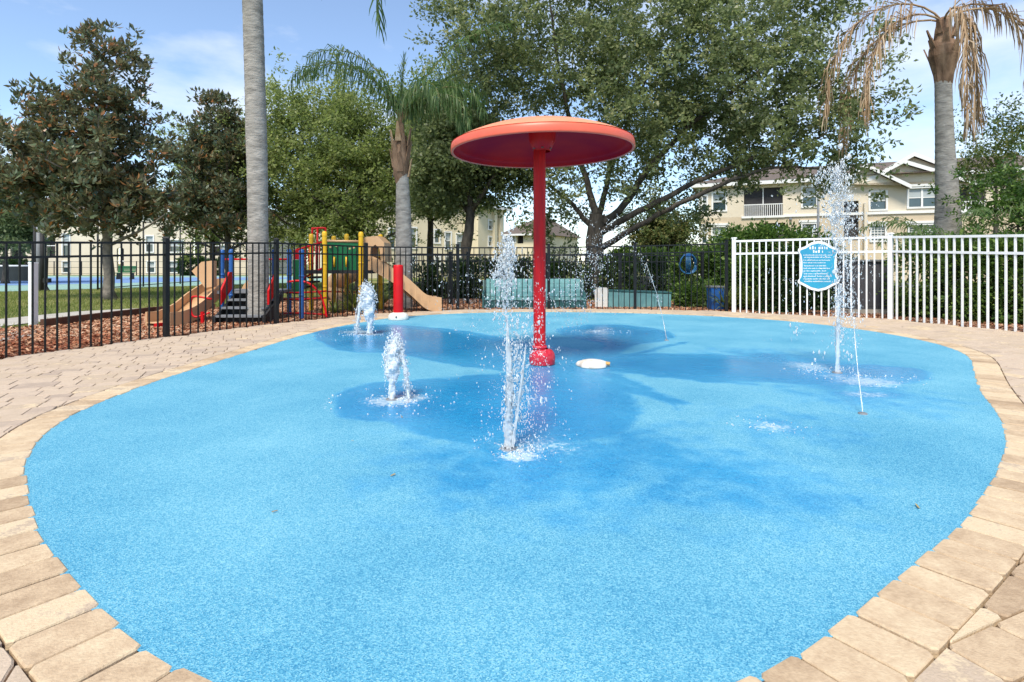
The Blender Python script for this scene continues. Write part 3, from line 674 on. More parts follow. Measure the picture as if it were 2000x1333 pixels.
# 1: far left bushy jet
def bushy(px, py, top, lean, label, wpx):
    c = G(px, py); s = c[1] / F; H = (py - top) * s; W = wpx * s
    r = thing('water_jet', label, 'water jet', (c[0], c[1], 0), 'water jets on the splash pad'); nozzle(c, r)
    zs = np.linspace(0, 1, 9)
    cx0 = lambda k: c[0] + lean * 0.25 * s * k * k
    column('stream', [(cx0(k), c[1], 0.003 + H * 0.93 * k) for k in zs], [W * (0.13 + 0.17 * math.sin(math.pi * max(0, (k - 0.25) / 0.75) ** 0.9)) for k in zs[:-1]] + [0.03 * W], r, 14, 0.34, 6, M_foam)
    N = 430
    k = rng.beta(3.0, 1.5, N); ang_ = rng.uniform(0, 6.28, N); rr = W * (0.12 + 0.30 * np.sin(np.pi * np.clip(k, 0, 1) ** 1.4)) * np.sqrt(rng.uniform(0.2, 1, N))
    P = np.c_[c[0] + lean * 0.25 * s * k ** 2 + rr * np.cos(ang_), c[1] + rr * np.sin(ang_), H * k * (1 + rng.normal(0, 0.015, N))]
    drops('droplets', P, rng.uniform(0.006, 0.017, N) * (s / 0.007) ** 0.6, M_foam, r, np.c_[np.ones(N), np.ones(N), rng.uniform(0.9, 2.4, N)])
    # falling curtain on the lean side
    N = 200; k = rng.uniform(0, 1, N); x = c[0] + lean * s * (0.25 + 0.75 * np.sqrt(k)) + rng.normal(0, 0.08 * W, N)
    P = np.c_[x, c[1] + rng.normal(0, 0.10 * W, N), H * 0.9 * (1 - k) + 0.01]
    column('falling_stream', [(c[0] + lean * s * (0.25 + 0.75 * math.sqrt(q_)), c[1], H * 0.86 * (1 - q_) + 0.004) for q_ in (0.02, 0.1, 0.25, 0.45, 0.7, 1.0)], [0.10 * W, 0.12 * W, 0.10 * W, 0.08 * W, 0.06 * W, 0.05 * W], r, 8, 0.5, 8, M_foam)
    drops('falling_drops', P, rng.uniform(0.005, 0.016, N) * (s / 0.007) ** 0.6, M_water, r, np.c_[np.ones(N), np.ones(N), rng.uniform(1, 3.2, N)])
    foam_ring((c[0] + lean * 0.5 * s, c[1]), 0.0, 1.1 * W, 240, r, 1.5, 1.2)
    foam_ring((c[0] + lean * 1.0 * s, c[1] - 0.05), 0.0, 0.4 * W, 120, r, 1.2, 1.0)
    foam_ring((c[0], c[1]), 2.0 * W, 2.5 * W, 130, r, 1.15, 1.1, 0.006)
    return r
bushy(722, 653, 550, -26, 'bell-shaped white water jet nearest the red bollard', 38)
bushy(765, 780, 650, 34, 'squat frothy water jet in front of the bell-shaped one', 46)
# 3: tall middle jet with loose spray
c = G(993, 876); s = c[1] / F
r = thing('water_jet', 'tall splashing water jet nearest the camera, left of the mushroom pole', 'water jet', (c[0], c[1], 0), 'water jets on the splash pad'); nozzle(c, r)
Ht = (876 - 455) * s
column('stream', [(c[0] + dx * s, c[1], z * s) for dx, z in ((0, 3), (1, 60), (2, 130), (0, 200), (-3, 260))], [8.5 * s, 6.5 * s, 5.5 * s, 3.8 * s, 1.2 * s], r, 12, 0.55, 14)
column('side_stream', [(c[0] + dx * s, c[1] - 0.02, z * s) for dx, z in ((8, 6), (16, 60), (24, 120), (30, 170), (34, 205))], [3.0 * s, 2.4 * s, 2.4 * s, 2.0 * s, 0.6 * s], r, 8, 0.7, 12)
def cloud(N, fx, fz, sx, sz, size, name='droplets', yj=10, st=(0.8, 2.6), par=None, cc=None, sc=None):
    cc = c if cc is None else cc; sc = s if sc is None else sc
    P = np.c_[cc[0] + (fx + rng.normal(0, 1, N) * sx) * sc, cc[1] + rng.normal(0, yj, N) * sc, np.maximum(0.02, (fz + rng.normal(0, 1, N) * sz) * sc)]
    S = size * sc * np.exp(rng.normal(0, 0.45, N))
    drops(name, P, S, M_water, par or r, np.c_[np.ones(N), np.ones(N), rng.uniform(*st, N)])
cloud(260, 2, 90, 6, 50, 1.5, yj=5); cloud(140, 22, 120, 6, 50, 1.4, yj=5)
zz_ = rng.uniform(60, 390, 900)
zz_ = zz_[:420]; cloud(420, 6 + 8 * np.sin(zz_ / 60.0), zz_, 9, 4, 1.9)
cloud(320, -8, 345, 11, 28, 2.4)
cloud(140, 0, 385, 5, 18, 2.2)
cloud(320, 34, 190, 18, 62, 1.7)
cloud(260, 45, 120, 30, 70, 1.5)
cloud(500, 0, 290, 75, 45, 1.25, yj=40, st=(0.8, 1.5))
cloud(180, 20, 60, 40, 45, 1.4, yj=20)
cloud(110, -20, 130, 45, 90, 1.3, yj=30, st=(0.8, 1.5))
foam_ring((c[0] + 20 * s, c[1] - 0.05), 0.0, 45 * s, 420, r, 1.2, 1.2, 0.006)
foam_ring((c[0] + 45 * s, c[1] + 0.05), 0.0, 100 * s, 330, r, 1.3, 1.2, 0.004)
# 4: tall right-hand jet
c = G(1635, 728); s = c[1] / F
r = thing('water_jet', 'tallest water jet, rising past the blue sign at the right', 'water jet', (c[0], c[1], 0), 'water jets on the splash pad'); nozzle(c, r)
column('stream', [(c[0] + dx * s, c[1], z * s) for dx, z in ((0, 0), (1, 40), (2, 80), (2, 120), (3, 170))], [4.0 * s, 3.4 * s, 3.2 * s, 2.8 * s, 1.2 * s], r, 9, 0.4, 9)
zz_ = rng.uniform(60, 260, 330)
cloud(330, 2 + 0.012 * zz_, zz_, 4.5, 4, 1.6)
zz_ = 245 + 150 * rng.beta(1.6, 1.3, 800)
cloud(800, 0 + 0.02 * (zz_ - 250), zz_, 5 + 10 * np.sin(np.pi * np.clip((zz_ - 230) / 175, 0, 1)), 4, 1.7)
cloud(90, 2, 395, 6, 8, 1.9)
cloud(45, -15, 390, 12, 5, 1.7); cloud(25, -38, 378, 3, 9, 1.8)
cloud(360, 36, 265, 20, 45, 1.1, yj=14)
cloud(330, 18, 120, 20, 75, 1.0, yj=14)
cloud(110, -62, 170, 40, 90, 1.4, yj=14)
foam_ring((c[0] + 30 * s, c[1] - 0.15), 0.0, 75 * s, 330, r, 1.6, 1.4, 0.006)
foam_ring((c[0] - 45 * s, c[1] + 0.1), 0.0, 40 * s, 200, r, 1.6, 1.0, 0.006)
foam_ring(G(1510, 832), 0.0, 0.22, 200, r, 1.3, 1.2, 0.005)
# 5, 6: thin arcs
def arc(px0, py0, mids, label, rad, ndrops):
    c0 = G(px0, py0); s0 = c0[1] / F
    r0 = thing('water_jet', label, 'water jet', (c0[0], c0[1], 0), 'water jets on the splash pad'); nozzle(c0, r0, 0.65)
    pts = [(c0[0], c0[1], 0.01)] + [A(x, y, Yd) for x, y, Yd in mids]
    column('stream', pts, [rad] * (len(pts) - 1) + [rad * 0.4], r0, 6, 0.4, 7)
    return r0, c0, s0
r5, c5, s5 = arc(1685, 808, [(1681, 770, c5y) for c5y in (4.0,)] + [(1675, 720, 4.1), (1670, 665, 4.2), (1667, 620, 4.3)], 'thin water jet rising in front of the tallest jet', 0.0036, 60)
N = 130; k = rng.uniform(0, 1, N)
P = np.array([A(1667 - 14 * q_ + rng.normal(0, 2.5 + 3 * q_), 640 - 180 * q_, 4.3) for q_ in k])
drops('droplets', P, rng.uniform(0.004, 0.011, N), M_water, r5, np.c_[np.ones(N), np.ones(N), rng.uniform(0.8, 2.2, N)])
r6, c6, s6 = arc(1302, 665, [(1296, 630, 8.5), (1283, 575, 8.5), (1262, 515, 8.5)], 'thin arching water jet right of the mushroom pole, farthest back', 0.0045, 60)
N = 60; k = rng.uniform(0, 1, N)
P = np.array([A(1290 - 75 * q_ ** 1.2 + rng.normal(0, 3), 610 - 165 * q_ ** 0.8, 8.5) for q_ in k])
drops('droplets', P, rng.uniform(0.005, 0.013, N), M_water, r6, np.c_[np.ones(N), np.ones(N), rng.uniform(0.8, 2.2, N)])
N = 430; k = rng.uniform(0, 1, N)
P = np.array([A(1215 - 95 * math.sqrt(q_) + rng.normal(0, 24), 440 + 195 * q_ + rng.normal(0, 10), 8.3 + rng.normal(0, 0.25)) for q_ in k]); P[:, 2] = np.maximum(P[:, 2], 0.02)
drops('falling_drops', P, rng.uniform(0.006, 0.02, N), M_water, r6, np.c_[np.ones(N), np.ones(N), rng.uniform(0.8, 1.5, N)])
foam_ring(G(1165, 647), 0.0, 0.5, 200, r6, 1.4, 0.8, 0.008)

# ------------------------------------------------------------------ shield sign on the white fence
fa, fb = Vector(FENCE_W[0] + (0,)), Vector(FENCE_W[1] + (0,)); fd = (fb - fa).normalized(); fn = Vector((fd.y, -fd.x, 0))
if fn.y > 0: fn = -fn
def on_fence(px, py, off):
    o = fa + fn * off; dx = (px - CX) / F       # ray x = dx*Y
    t = (dx * o.y - o.x) / (fd.x - dx * fd.y); q_ = o + fd * t
    return Vector((q_.x, q_.y, CAM_H - (py - CY) * q_.y / F))
def shield(k):
    c_ = (1598.5, 520.0)
    half = [(0, -49), (14, -46), (27, -38), (39, -34), (40, -30), (36.5, -24), (34.5, -10), (34.5, 12), (37, 24), (40.5, 29), (40, 33), (30, 38), (15, 46), (0, 49.5)]
    pts = half + [(-x, y) for x, y in half[-2:0:-1]]
    return [(c_[0] + x * k, c_[1] + y * k) for x, y in pts]
sg = thing('rules_sign', 'blue shield-shaped sign with white border and white lines of text on the white fence', 'sign', tuple(on_fence(1598, 520, 0.03)))
M_sign = mat('sign_blue', (0.03, 0.33, 0.52, 1), (0.035, 0.29, 0.47, 1), 4, 0.35)
build('border', MB().prism([on_fence(x, y, 0.026) for x, y in shield(1.0)], None, fn * 0.016), M_white, sg)
build('face', MB().prism([on_fence(x, y, 0.042) for x, y in shield(0.90)], None, fn * 0.004), M_sign, sg)
def word(x0, x1, y, h):
    mb = MB(); x = x0
    while x < x1:
        w_ = min(random.uniform(0.7, 1.5) * h * 0.42, x1 - x)
        if w_ > 0.3:
            hh_ = h * random.choice((0.7, 0.75, 1.0)); yb = y + h / 2
            mb.prism([on_fence(x, yb, 0.0465), on_fence(x + w_, yb, 0.0465), on_fence(x + w_, yb - hh_, 0.0465), on_fence(x, yb - hh_, 0.0465)], None, fn * 0.002)
        x += w_ + (0.35 * h if random.random() < 0.82 else 0.8 * h)
    return mb
for x0, x1, y, h in ((1581, 1617, 484, 6.5), (1588, 1609, 491.5, 5.5)): build('title_line', word(x0, x1, y, h), M_white, sg)
for i, y in enumerate((498.5, 503, 508.5, 513.5, 519.5, 524.5, 529.5, 535, 540, 545, 550)):
    build('text_line', word(1569 + (2 if i % 3 == 1 else 0), 1569 + random.uniform(42, 58), y, 2.2), M_white, sg)

# ------------------------------------------------------------------ benches, bin, hose behind the far fence
def teal_bench(pxl, pxr, ytop, ymid, Y, label, white_end):
    xl, xr = XY(pxl, Y), XY(pxr, Y); zt, zm = A(0, ytop, Y)[2], A(0, ymid, Y)[2]
    b_ = thing('bench', label, 'bench', ((xl + xr) / 2, Y, GZ))
    nsl = 4
    for i in range(nsl):      # horizontal back boards
        z0, z1 = zm + (zt - zm) * i / nsl, zm + (zt - zm) * (i + 1) / nsl - 0.003
        build('back_board', MB().box(((xl + xr) / 2, Y + 0.10 * (i + 0.5) / nsl, (z0 + z1) / 2), (xr - xl - 0.09, 0.035, z1 - z0), rx=-0.18), M_teal, b_)
    build('seat', MB().box(((xl + xr) / 2, Y - 0.24, zm - 0.03), (xr - xl - 0.06, 0.46, 0.045)), M_teal, b_)
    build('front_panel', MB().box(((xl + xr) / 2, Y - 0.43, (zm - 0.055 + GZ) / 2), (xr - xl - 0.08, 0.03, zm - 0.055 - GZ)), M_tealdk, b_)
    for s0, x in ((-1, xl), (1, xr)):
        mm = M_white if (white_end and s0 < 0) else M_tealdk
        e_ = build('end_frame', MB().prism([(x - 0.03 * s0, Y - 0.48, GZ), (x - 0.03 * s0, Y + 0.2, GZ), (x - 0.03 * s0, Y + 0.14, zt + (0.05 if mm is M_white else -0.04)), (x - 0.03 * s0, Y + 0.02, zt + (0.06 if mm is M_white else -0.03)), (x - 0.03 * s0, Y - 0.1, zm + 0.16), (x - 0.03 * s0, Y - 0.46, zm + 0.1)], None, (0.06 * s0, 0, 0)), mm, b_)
    return b_
teal_bench(946, 1137, 545, 580, 13.75, 'wide teal bench behind the red mushroom pole and black fence', False)
b2 = thing('storage_bench', 'low pale teal bench box with a white end panel behind the black fence', 'bench', (XY(1235, 13.6), 13.6, GZ))
Y = 13.6
for i in range(9):
    x0, x1 = XY(1164 + i * 16.3, Y), XY(1164 + (i + 1) * 16.3 - 0.5, Y); zt = A(0, 570 + i * 0.6, Y)[2]
    build('panel', MB().box(((x0 + x1) / 2, Y, (zt + GZ) / 2), (x1 - x0, 0.05, zt - GZ)), M_teal, b2)
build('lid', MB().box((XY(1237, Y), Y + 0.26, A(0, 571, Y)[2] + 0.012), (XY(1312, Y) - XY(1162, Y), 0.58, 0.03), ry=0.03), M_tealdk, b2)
build('end_panel', MB().prism([A(1162, 603, Y - 0.04), A(1187, 603, Y - 0.04), A(1188, 566, Y - 0.04), A(1184, 562, Y - 0.04), A(1166, 562, Y - 0.04), A(1161, 568, Y - 0.04)], None, (0, -0.04, 0)), M_foot, b2)
# blue bin
Y = 12.95
bn = thing('recycling_bin', 'blue plastic bin standing at the corner where black fence meets white', 'bin', (XY(1396, Y), Y, GZ))
z1 = A(0, 561, Y)[2]
build('body', MB().box((XY(1397, Y), Y, (z1 + GZ) / 2), (0.27, 0.3, z1 - GZ), taper=1.08), M_blue, bn)
build('rim', MB().box((XY(1397, Y), Y, z1 + 0.012), (0.33, 0.36, 0.03)), M_grey, bn)
build('foot_band', MB().box((XY(1397, Y), Y, GZ + 0.02), (0.29, 0.32, 0.03)), M_dark, bn)
# hose coil hung on the low fence
Y = 14.75
hc = A(1342, 517, Y); hs = thing('hose_coil', 'blue garden hose coiled on a hook of the black fence', 'hose', hc)
M_hose = mat('blue_hose', (0.02, 0.12, 0.27, 1), (0.012, 0.08, 0.18, 1), 10, 0.4)
for k in range(5):
    rx_, rz_ = 0.19 + 0.012 * k * random.uniform(0.6, 1.2), 0.23 + 0.008 * k
    pts = [(hc[0] + rx_ * math.cos(a), hc[1] - 0.03 - 0.022 * k, hc[2] - 0.02 * math.cos(a * 2) + rz_ * math.sin(a)) for a in np.linspace(0, 2 * math.pi, 30)]
    build('loop', MB().tube(pts, 0.014, 6), M_hose, hs, True)
for dx in (-0.05, -0.01, 0.035): build('strand', MB().tube([(hc[0] + dx, hc[1] - 0.1, hc[2] + 0.24), (hc[0] + dx * 1.3, hc[1] - 0.12, hc[2]), (hc[0] + dx * 0.8, hc[1] - 0.1, hc[2] - 0.2)], 0.017, 6), M_hose, hs, True)
build('hook', MB().box((hc[0], hc[1] - 0.06, hc[2] + 0.25), (0.2, 0.14, 0.05)), M_blue, hs)

# air-conditioner / pump cabinet behind the white fence
M_cab = mat('dark_grey_cabinet', (0.10, 0.10, 0.115, 1), (0.075, 0.075, 0.085, 1), 3, 0.6)
Y = 11.9
cb = thing('pump_cabinet', 'dark grey louvred equipment cabinet behind the white fence', 'cabinet', (XY(1700, Y), Y, GZ))
x0, x1, z1 = XY(1660, Y), XY(1738, Y), A(0, 511, Y)[2]
build('body', MB().box(((x0 + x1) / 2, Y + 0.35, (z1 + 0.08) / 2 + 0.0), (x1 - x0, 0.7, z1 - 0.08)), M_cab, cb)
for i in range(22):
    x = x0 + 0.03 + (x1 - x0 - 0.06) * i / 21
    build('louvre', MB().box((x, Y - 0.008, (z1 + 0.08) / 2), (0.016, 0.02, z1 - 0.2), rz=0.4), M_cab, cb)
build('lid', MB().box(((x0 + x1) / 2, Y + 0.34, z1 + 0.02), (x1 - x0 + 0.05, 0.78, 0.035)), M_grey, cb)
build('pad', MB().box(((x0 + x1) / 2, Y + 0.35, 0.022), (x1 - x0 + 0.15, 0.85, 0.11)), M_concrete, cb)

# ------------------------------------------------------------------ trees
def unit(v): return v / (np.linalg.norm(v, axis=-1, keepdims=True) + 1e-9)
def leaf_quads(P, D, size, asp=0.45, fold=0.25, up=0.6):
    """one folded diamond leaf at each P pointing along D"""
    N = len(P); D = unit(D); L = (size * rng.uniform(0.7, 1.3, N))[:, None]
    nrm = unit(rng.normal(0, 1, (N, 3)) + np.array([0, 0, up]) * 2)
    S = unit(np.cross(D, nrm)); Nn = np.cross(S, D)
    mid = P + D * L * 0.5 - Nn * L * fold * asp
    V = np.stack([P, mid + S * L * asp * 0.5, P + D * L, mid - S * L * asp * 0.5], 1)
    return V.reshape(-1, 3), np.arange(4 * N).reshape(N, 4)
def skeleton(limbs):
    nodes, rad, segs = [], [], []
    for lb in limbs:
        P = np.array([q_[:3] for q_ in lb], float); r_ = np.array([q_[3] for q_ in lb], float)
        d = np.r_[0, np.cumsum(np.linalg.norm(np.diff(P, axis=0), axis=1))]; m_ = max(4, int(d[-1] / 0.25))
        s_ = np.linspace(0, d[-1], m_); C = np.c_[[np.interp(s_, d, P[:, i]) for i in range(3)]].T; Rr = np.interp(s_, d, r_)
        for _ in range(2): C[1:-1] = (C[:-2] + 2 * C[1:-1] + C[2:]) / 4
        C[1:-1] += rng.normal(0, 0.012, C[1:-1].shape) + 0
        segs.append((C, Rr)); nodes += list(C); rad += list(Rr)
    return nodes, rad, segs
def make_tree(name, label, base, limbs, blobs, nclump, per, lsize, crad, M_leaf, M_bk, asp=0.5, hang=-0.1, tint=(0.5, 0.2), minz=None, group=None, gap=0.0, up=0.6, shell=2.4, rosette=False, flat=0.7, spray=1.0):
    root = thing(name, label, 'tree', base, group)
    B = np.array(base)
    limbs = [[(q_[0] + B[0], q_[1] + B[1], q_[2] + B[2], q_[3]) for q_ in lb] for lb in limbs]
    nodes, rad, segs = skeleton(limbs)
    w = np.array([b_[2] if len(b_) > 2 else b_[1][0] * b_[1][1] * b_[1][2] for b_ in blobs]); w = w / w.sum()
    npf = 5; nsp = nclump // npf      # foliage hangs on sprays: short runs of clumps pointing outward
    which = rng.choice(len(blobs), nsp, p=w)
    d = unit(rng.normal(0, 1, (nsp, 3))); rr = rng.uniform(0, 1, nsp) ** (1 / shell)
    C0 = np.array([np.array(blobs[k][0]) + B for k in which]) + d * rr[:, None] * np.array([blobs[k][1] for k in which])
    sd_ = unit(d + rng.normal(0, 0.45, (nsp, 3)) + np.array([0, 0, 0.15])); sl_ = rng.uniform(0.7, 1.9, nsp) * spray
    tt = np.tile(np.linspace(-0.55, 0.55, npf), nsp)
    C = np.repeat(C0, npf, 0) + np.repeat(sd_ * sl_[:, None], npf, 0) * tt[:, None] + rng.normal(0, 0.16 * spray, (nsp * npf, 3))
    if minz is not None: C = C[C[:, 2] > minz]
    start = np.array(limbs[0][-1][:3]); C = C[np.argsort(np.linalg.norm(C - start, axis=1))]
    NA = np.array(nodes); RA = np.array(rad)
    cap = len(NA); NA = np.vstack([NA, np.zeros((len(C) * 4, 3))]); RA = np.r_[RA, np.zeros(len(C) * 4)]
    ntrunk = max(3, int(len(segs[0][0]) * 0.6))
    tw = MB()
    for C_, R_ in segs: tw.tube(C_, R_, 9 if R_[0] > 0.12 else 7)
    for c_ in C:
        dd = NA[ntrunk:cap] - c_; dist = np.sqrt((dd ** 2).sum(1)) + 0.6 * np.maximum(0, dd[:, 2]); i = dist.argmin() + ntrunk
        p0 = NA[i]; r0 = min(RA[i] * 0.62, 0.012 + 0.02 * dist.min()); e_ = c_ - p0; L = np.linalg.norm(e_)
        if L > 0.12:
            bend = rng.normal(0, 0.10 * L, 3) + np.array([0, 0, 0.10 * L])
            pts = [p0 + e_ * t_ + bend * math.sin(math.pi * t_) for t_ in (0, 0.33, 0.66, 1)]
            tw.tube(pts, [r0, r0 * 0.8, r0 * 0.6, r0 * 0.35], 4, False)
            for q_, k in zip(pts[1:], (0.8, 0.6, 0.4)):
                NA[cap] = q_; RA[cap] = r0 * k; cap += 1
    build('trunk', tw, M_bk, root, True, fix=False)
    n_ = rng.poisson(per, len(C)) + 2
    cl = np.repeat(np.arange(len(C)), n_); N = len(cl)
    off = unit(rng.normal(0, 1, (N, 3))) * (rng.uniform(0, 1, N) ** 0.55)[:, None] * crad * (0.6 + 0.8 * rng.uniform(0, 1, len(C))[cl])[:, None]
    off[:, 2] *= flat
    if rosette:
        off *= 0.55; D = unit(off + rng.normal(0, 0.08, (N, 3)) + np.array([0, 0, 0.10]))
    else: D = rng.normal(0, 1, (N, 3)) + off / crad * 0.8; D[:, 2] += hang
    P = C[cl] + off
    V, Q = leaf_quads(P, D, lsize, asp, up=up)
    tv = np.clip(rng.normal(tint[0], tint[1], N) + rng.normal(0, tint[1] * 0.7, len(C))[cl], 0, 1)
    quads_obj('crown', V, Q, M_leaf, root, tint=tv)
    return root
M_oakleaf = ramp_mat('oak_leaves', [(0, (0.09, 0.12, 0.05, 1)), (0.5, (0.175, 0.215, 0.095, 1)), (0.85, (0.24, 0.28, 0.135, 1)), (1, (0.35, 0.36, 0.20, 1))], 0.42, 0.52, spec=0.4)
M_elm = ramp_mat('light_green_leaves', [(0, (0.11, 0.15, 0.045, 1)), (0.5, (0.20, 0.25, 0.085, 1)), (1, (0.33, 0.36, 0.15, 1))], 0.6, 0.55)
M_mag = ramp_mat('magnolia_leaves', [(0, (0.06, 0.095, 0.055, 1)), (0.5, (0.14, 0.19, 0.105, 1)), (0.82, (0.24, 0.29, 0.17, 1)), (1, (0.40, 0.18, 0.07, 1))], 0.34, 0.4, back=(0.13, 0.125, 0.07, 1), spec=0.6)
M_hedge = ramp_mat('hedge_leaves', [(0, (0.035, 0.075, 0.018, 1)), (0.5, (0.09, 0.165, 0.036, 1)), (1, (0.25, 0.34, 0.09, 1))], 0.45, 0.35)
M_magbark = mat('magnolia_bark', (0.26, 0.22, 0.18, 1), (0.14, 0.12, 0.10, 1), 8, 0.9, 0.5, 25)

# live oak over the far fence
Yo = 18.0
def o_(px, py, dy=0.0): q_ = A(px, py, Yo + dy); return (q_[0] - A(1162, 590, Yo)[0], dy, q_[2] - GZ)
oak_b = (A(1162, 590, Yo)[0], Yo, GZ)
ol = [
    [(0, 0, 0, 0.42), (0.02, 0, 0.5, 0.32), o_(1160, 470) + (0.275,), o_(1168, 420) + (0.266,)],
    [o_(1168, 430) + (0.124,), o_(1150, 370, 0.4) + (0.105,), o_(1120, 270, 0.6) + (0.081,), o_(1090, 130, 0.8) + (0.056,), o_(1072, -10, 1) + (0.031,)],
    [o_(1170, 440) + (0.136,), o_(1215, 410, -0.3) + (0.112,), o_(1265, 330, -0.6) + (0.093,), o_(1340, 250, -1) + (0.074,), o_(1430, 180, -1.4) + (0.050,), o_(1540, 90, -2) + (0.025,)],
    [o_(1172, 455) + (0.124,), o_(1220, 428, -0.8) + (0.099,), o_(1290, 392, -1.4) + (0.087,), o_(1370, 350, -1.8) + (0.068,), o_(1470, 310, -2.2) + (0.056,), o_(1600, 270, -2.4) + (0.031,)],
    [o_(1175, 485) + (0.105,), o_(1240, 445, -1.0) + (0.087,), o_(1320, 402, -1.8) + (0.074,), o_(1410, 360, -2.4) + (0.062,), o_(1500, 325, -3) + (0.037,), o_(1640, 330, -3.4) + (0.019,)],
    [o_(1160, 450) + (0.099,), o_(1110, 390, 1.5) + (0.068,), o_(1030, 330, 2.2) + (0.043,), o_(960, 240, 2.5) + (0.025,)],
    [o_(1170, 420) + (0.099,), o_(1200, 300, 1.8) + (0.074,), o_(1260, 160, 2.5) + (0.050,), o_(1310, 20, 3) + (0.031,)],
]
def ob(px, py, dy, rx, ry, rz, w=None):
    q_ = o_(px, py, dy); return (q_, (rx, ry, rz)) if w is None else (q_, (rx, ry, rz), w)
oblobs = [ob(1090, 60, 0.5, 3.1, 3.2, 2.6), ob(960, 170, 1.0, 1.7, 2.4, 1.7), ob(935, 40, 1.0, 1.5, 1.8, 1.6), ob(1290, 40, 0.5, 3.2, 3.5, 2.8), ob(1240, 190, 1.0, 2.8, 2.8, 1.8), ob(1450, 120, -1.5, 2.6, 3.0, 2.3), ob(1400, 255, -1.0, 2.6, 2.2, 1.15), ob(1570, 70, -2.0, 2.0, 2.2, 1.9), ob(1560, 235, -2.6, 1.9, 1.8, 1.35), ob(1630, 300, -3.2, 1.15, 1.4, 0.85), ob(1500, 310, -2.0, 1.9, 1.6, 0.75), ob(1020, 320, 1.6, 1.5, 1.8, 1.4), ob(1100, 400, 2.0, 1.2, 1.4, 1.0), ob(1120, 440, 1.6, 1.0, 1.2, 0.8), ob(1270, 300, 1.0, 1.4, 1.6, 0.9), ob(1380, 415, 1.2, 1.2, 1.3, 0.35, 0.9), ob(1240, 430, 2.5, 1.2, 1.0, 0.5), ob(1330, 330, -1.0, 1.8, 1.6, 0.7), ob(1210, 340, -0.5, 1.3, 1.3, 0.8), ob(1440, 345, -1.6, 1.5, 1.2, 0.5), ob(1060, 440, 1.0, 0.9, 1.2, 0.6), ob(1130, 330, 0.0, 1.5, 1.5, 0.8), ob(1300, 120, -2.5, 2.5, 1.5, 2.0), ob(1000, 60, -0.5, 2.0, 1.5, 1.9), ob(880, 20, 0.5, 0.9, 1.0, 0.9), ob(1560, 305, -3.0, 1.7, 1.2, 0.6), ob(1660, 320, -3.4, 0.9, 1.0, 0.7), ob(1440, 300, -2.6, 1.6, 1.2, 0.6), ob(1180, 390, 0.8, 1.2, 1.0, 0.6), ob(1280, 380, -0.4, 1.2, 1.0, 0.45), ob(1100, 350, -0.6, 1.2, 1.0, 0.7), ob(1640, 200, -2.6, 1.2, 1.4, 0.9)]
make_tree('live_oak', 'large spreading live oak with long dark limbs behind the mushroom', oak_b, ol, oblobs, 2850, 35, 0.135, 0.33, M_oakleaf, M_bark, 0.55, -0.15, (0.54, 0.24), up=1.0, shell=4.5, spray=1.15)

# magnolias at the left
def simple_limbs(h, r, n, spread, z0=0.3, seed=0, lean=0.0):
    rr_ = random.Random(seed); L = [[(0, 0, 0, r * 1.5), (0.01, 0, 0.25, r), (lean * 0.4, 0, h * 0.4, r * 0.7), (lean * 0.7, 0, h * 0.75, r * 0.4), (lean, 0, h * 0.97, r * 0.12)]]
    for k in range(n):
        z = h * (z0 + (0.92 - z0) * k / n); a = k * 2.4 + rr_.uniform(-0.4, 0.4); q_ = spread * (1 - 0.75 * (k / n)); rise = q_ * rr_.uniform(0.25, 0.6)
        L.append([(lean * z / h, 0, z, r * 0.4 * (1 - 0.5 * k / n)), (lean * z / h + q_ * 0.5 * math.cos(a), q_ * 0.5 * math.sin(a), z + rise * 0.35, r * 0.28 * (1 - 0.5 * k / n)), (lean * z / h + q_ * math.cos(a), q_ * math.sin(a), z + rise, 0.015)])
    return L
Y = 16.6; bx = XY(214, Y)
def px_blob(px, py, Y_, base, rx, ry, rz, dy=0.0):
    q_ = A(px, py, Y_ + dy); return ((q_[0] - base[0], dy, q_[2] - base[2]), (rx, ry, rz))
b_ = (bx, Y, GZ)
mbl = [px_blob(200, 95, Y, b_, 0.6, 0.6, 0.75), px_blob(240, 105, Y, b_, 0.45, 0.5, 0.6), px_blob(165, 65, Y, b_, 0.25, 0.25, 0.4), px_blob(205, 185, Y, b_, 1.1, 1.1, 0.9), px_blob(110, 170, Y, b_, 0.8, 0.9, 0.75), px_blob(180, 290, Y, b_, 1.75, 1.7, 0.95), px_blob(70, 250, Y, b_, 1.1, 1.2, 0.85), px_blob(250, 250, Y, b_, 0.75, 1.2, 0.8), px_blob(90, 350, Y, b_, 1.6, 1.7, 0.85), px_blob(200, 370, Y, b_, 1.75, 1.8, 0.8), px_blob(20, 330, Y, b_, 1.0, 1.2, 1.0), px_blob(60, 420, Y, b_, 1.2, 1.3, 0.45), px_blob(240, 425, Y, b_, 1.2, 1.4, 0.42), px_blob(285, 390, Y, b_, 0.75, 1.0, 0.6), px_blob(160, 440, Y, b_, 1.2, 1.2, 0.3)]
make_tree('magnolia_tree', 'big magnolia with glossy leaves and brown undersides at the far left', b_, simple_limbs(8.0, 0.15, 22, 2.0, 0.20, 3, -0.4), mbl, 1650, 15, 0.185, 0.30, M_mag, M_magbark, 0.42, rosette=True, tint=(0.58, 0.30), up=0.8, shell=3.2, spray=0.48)
Y = 22.0; bx = XY(445, Y); b_ = (bx, Y, GZ)
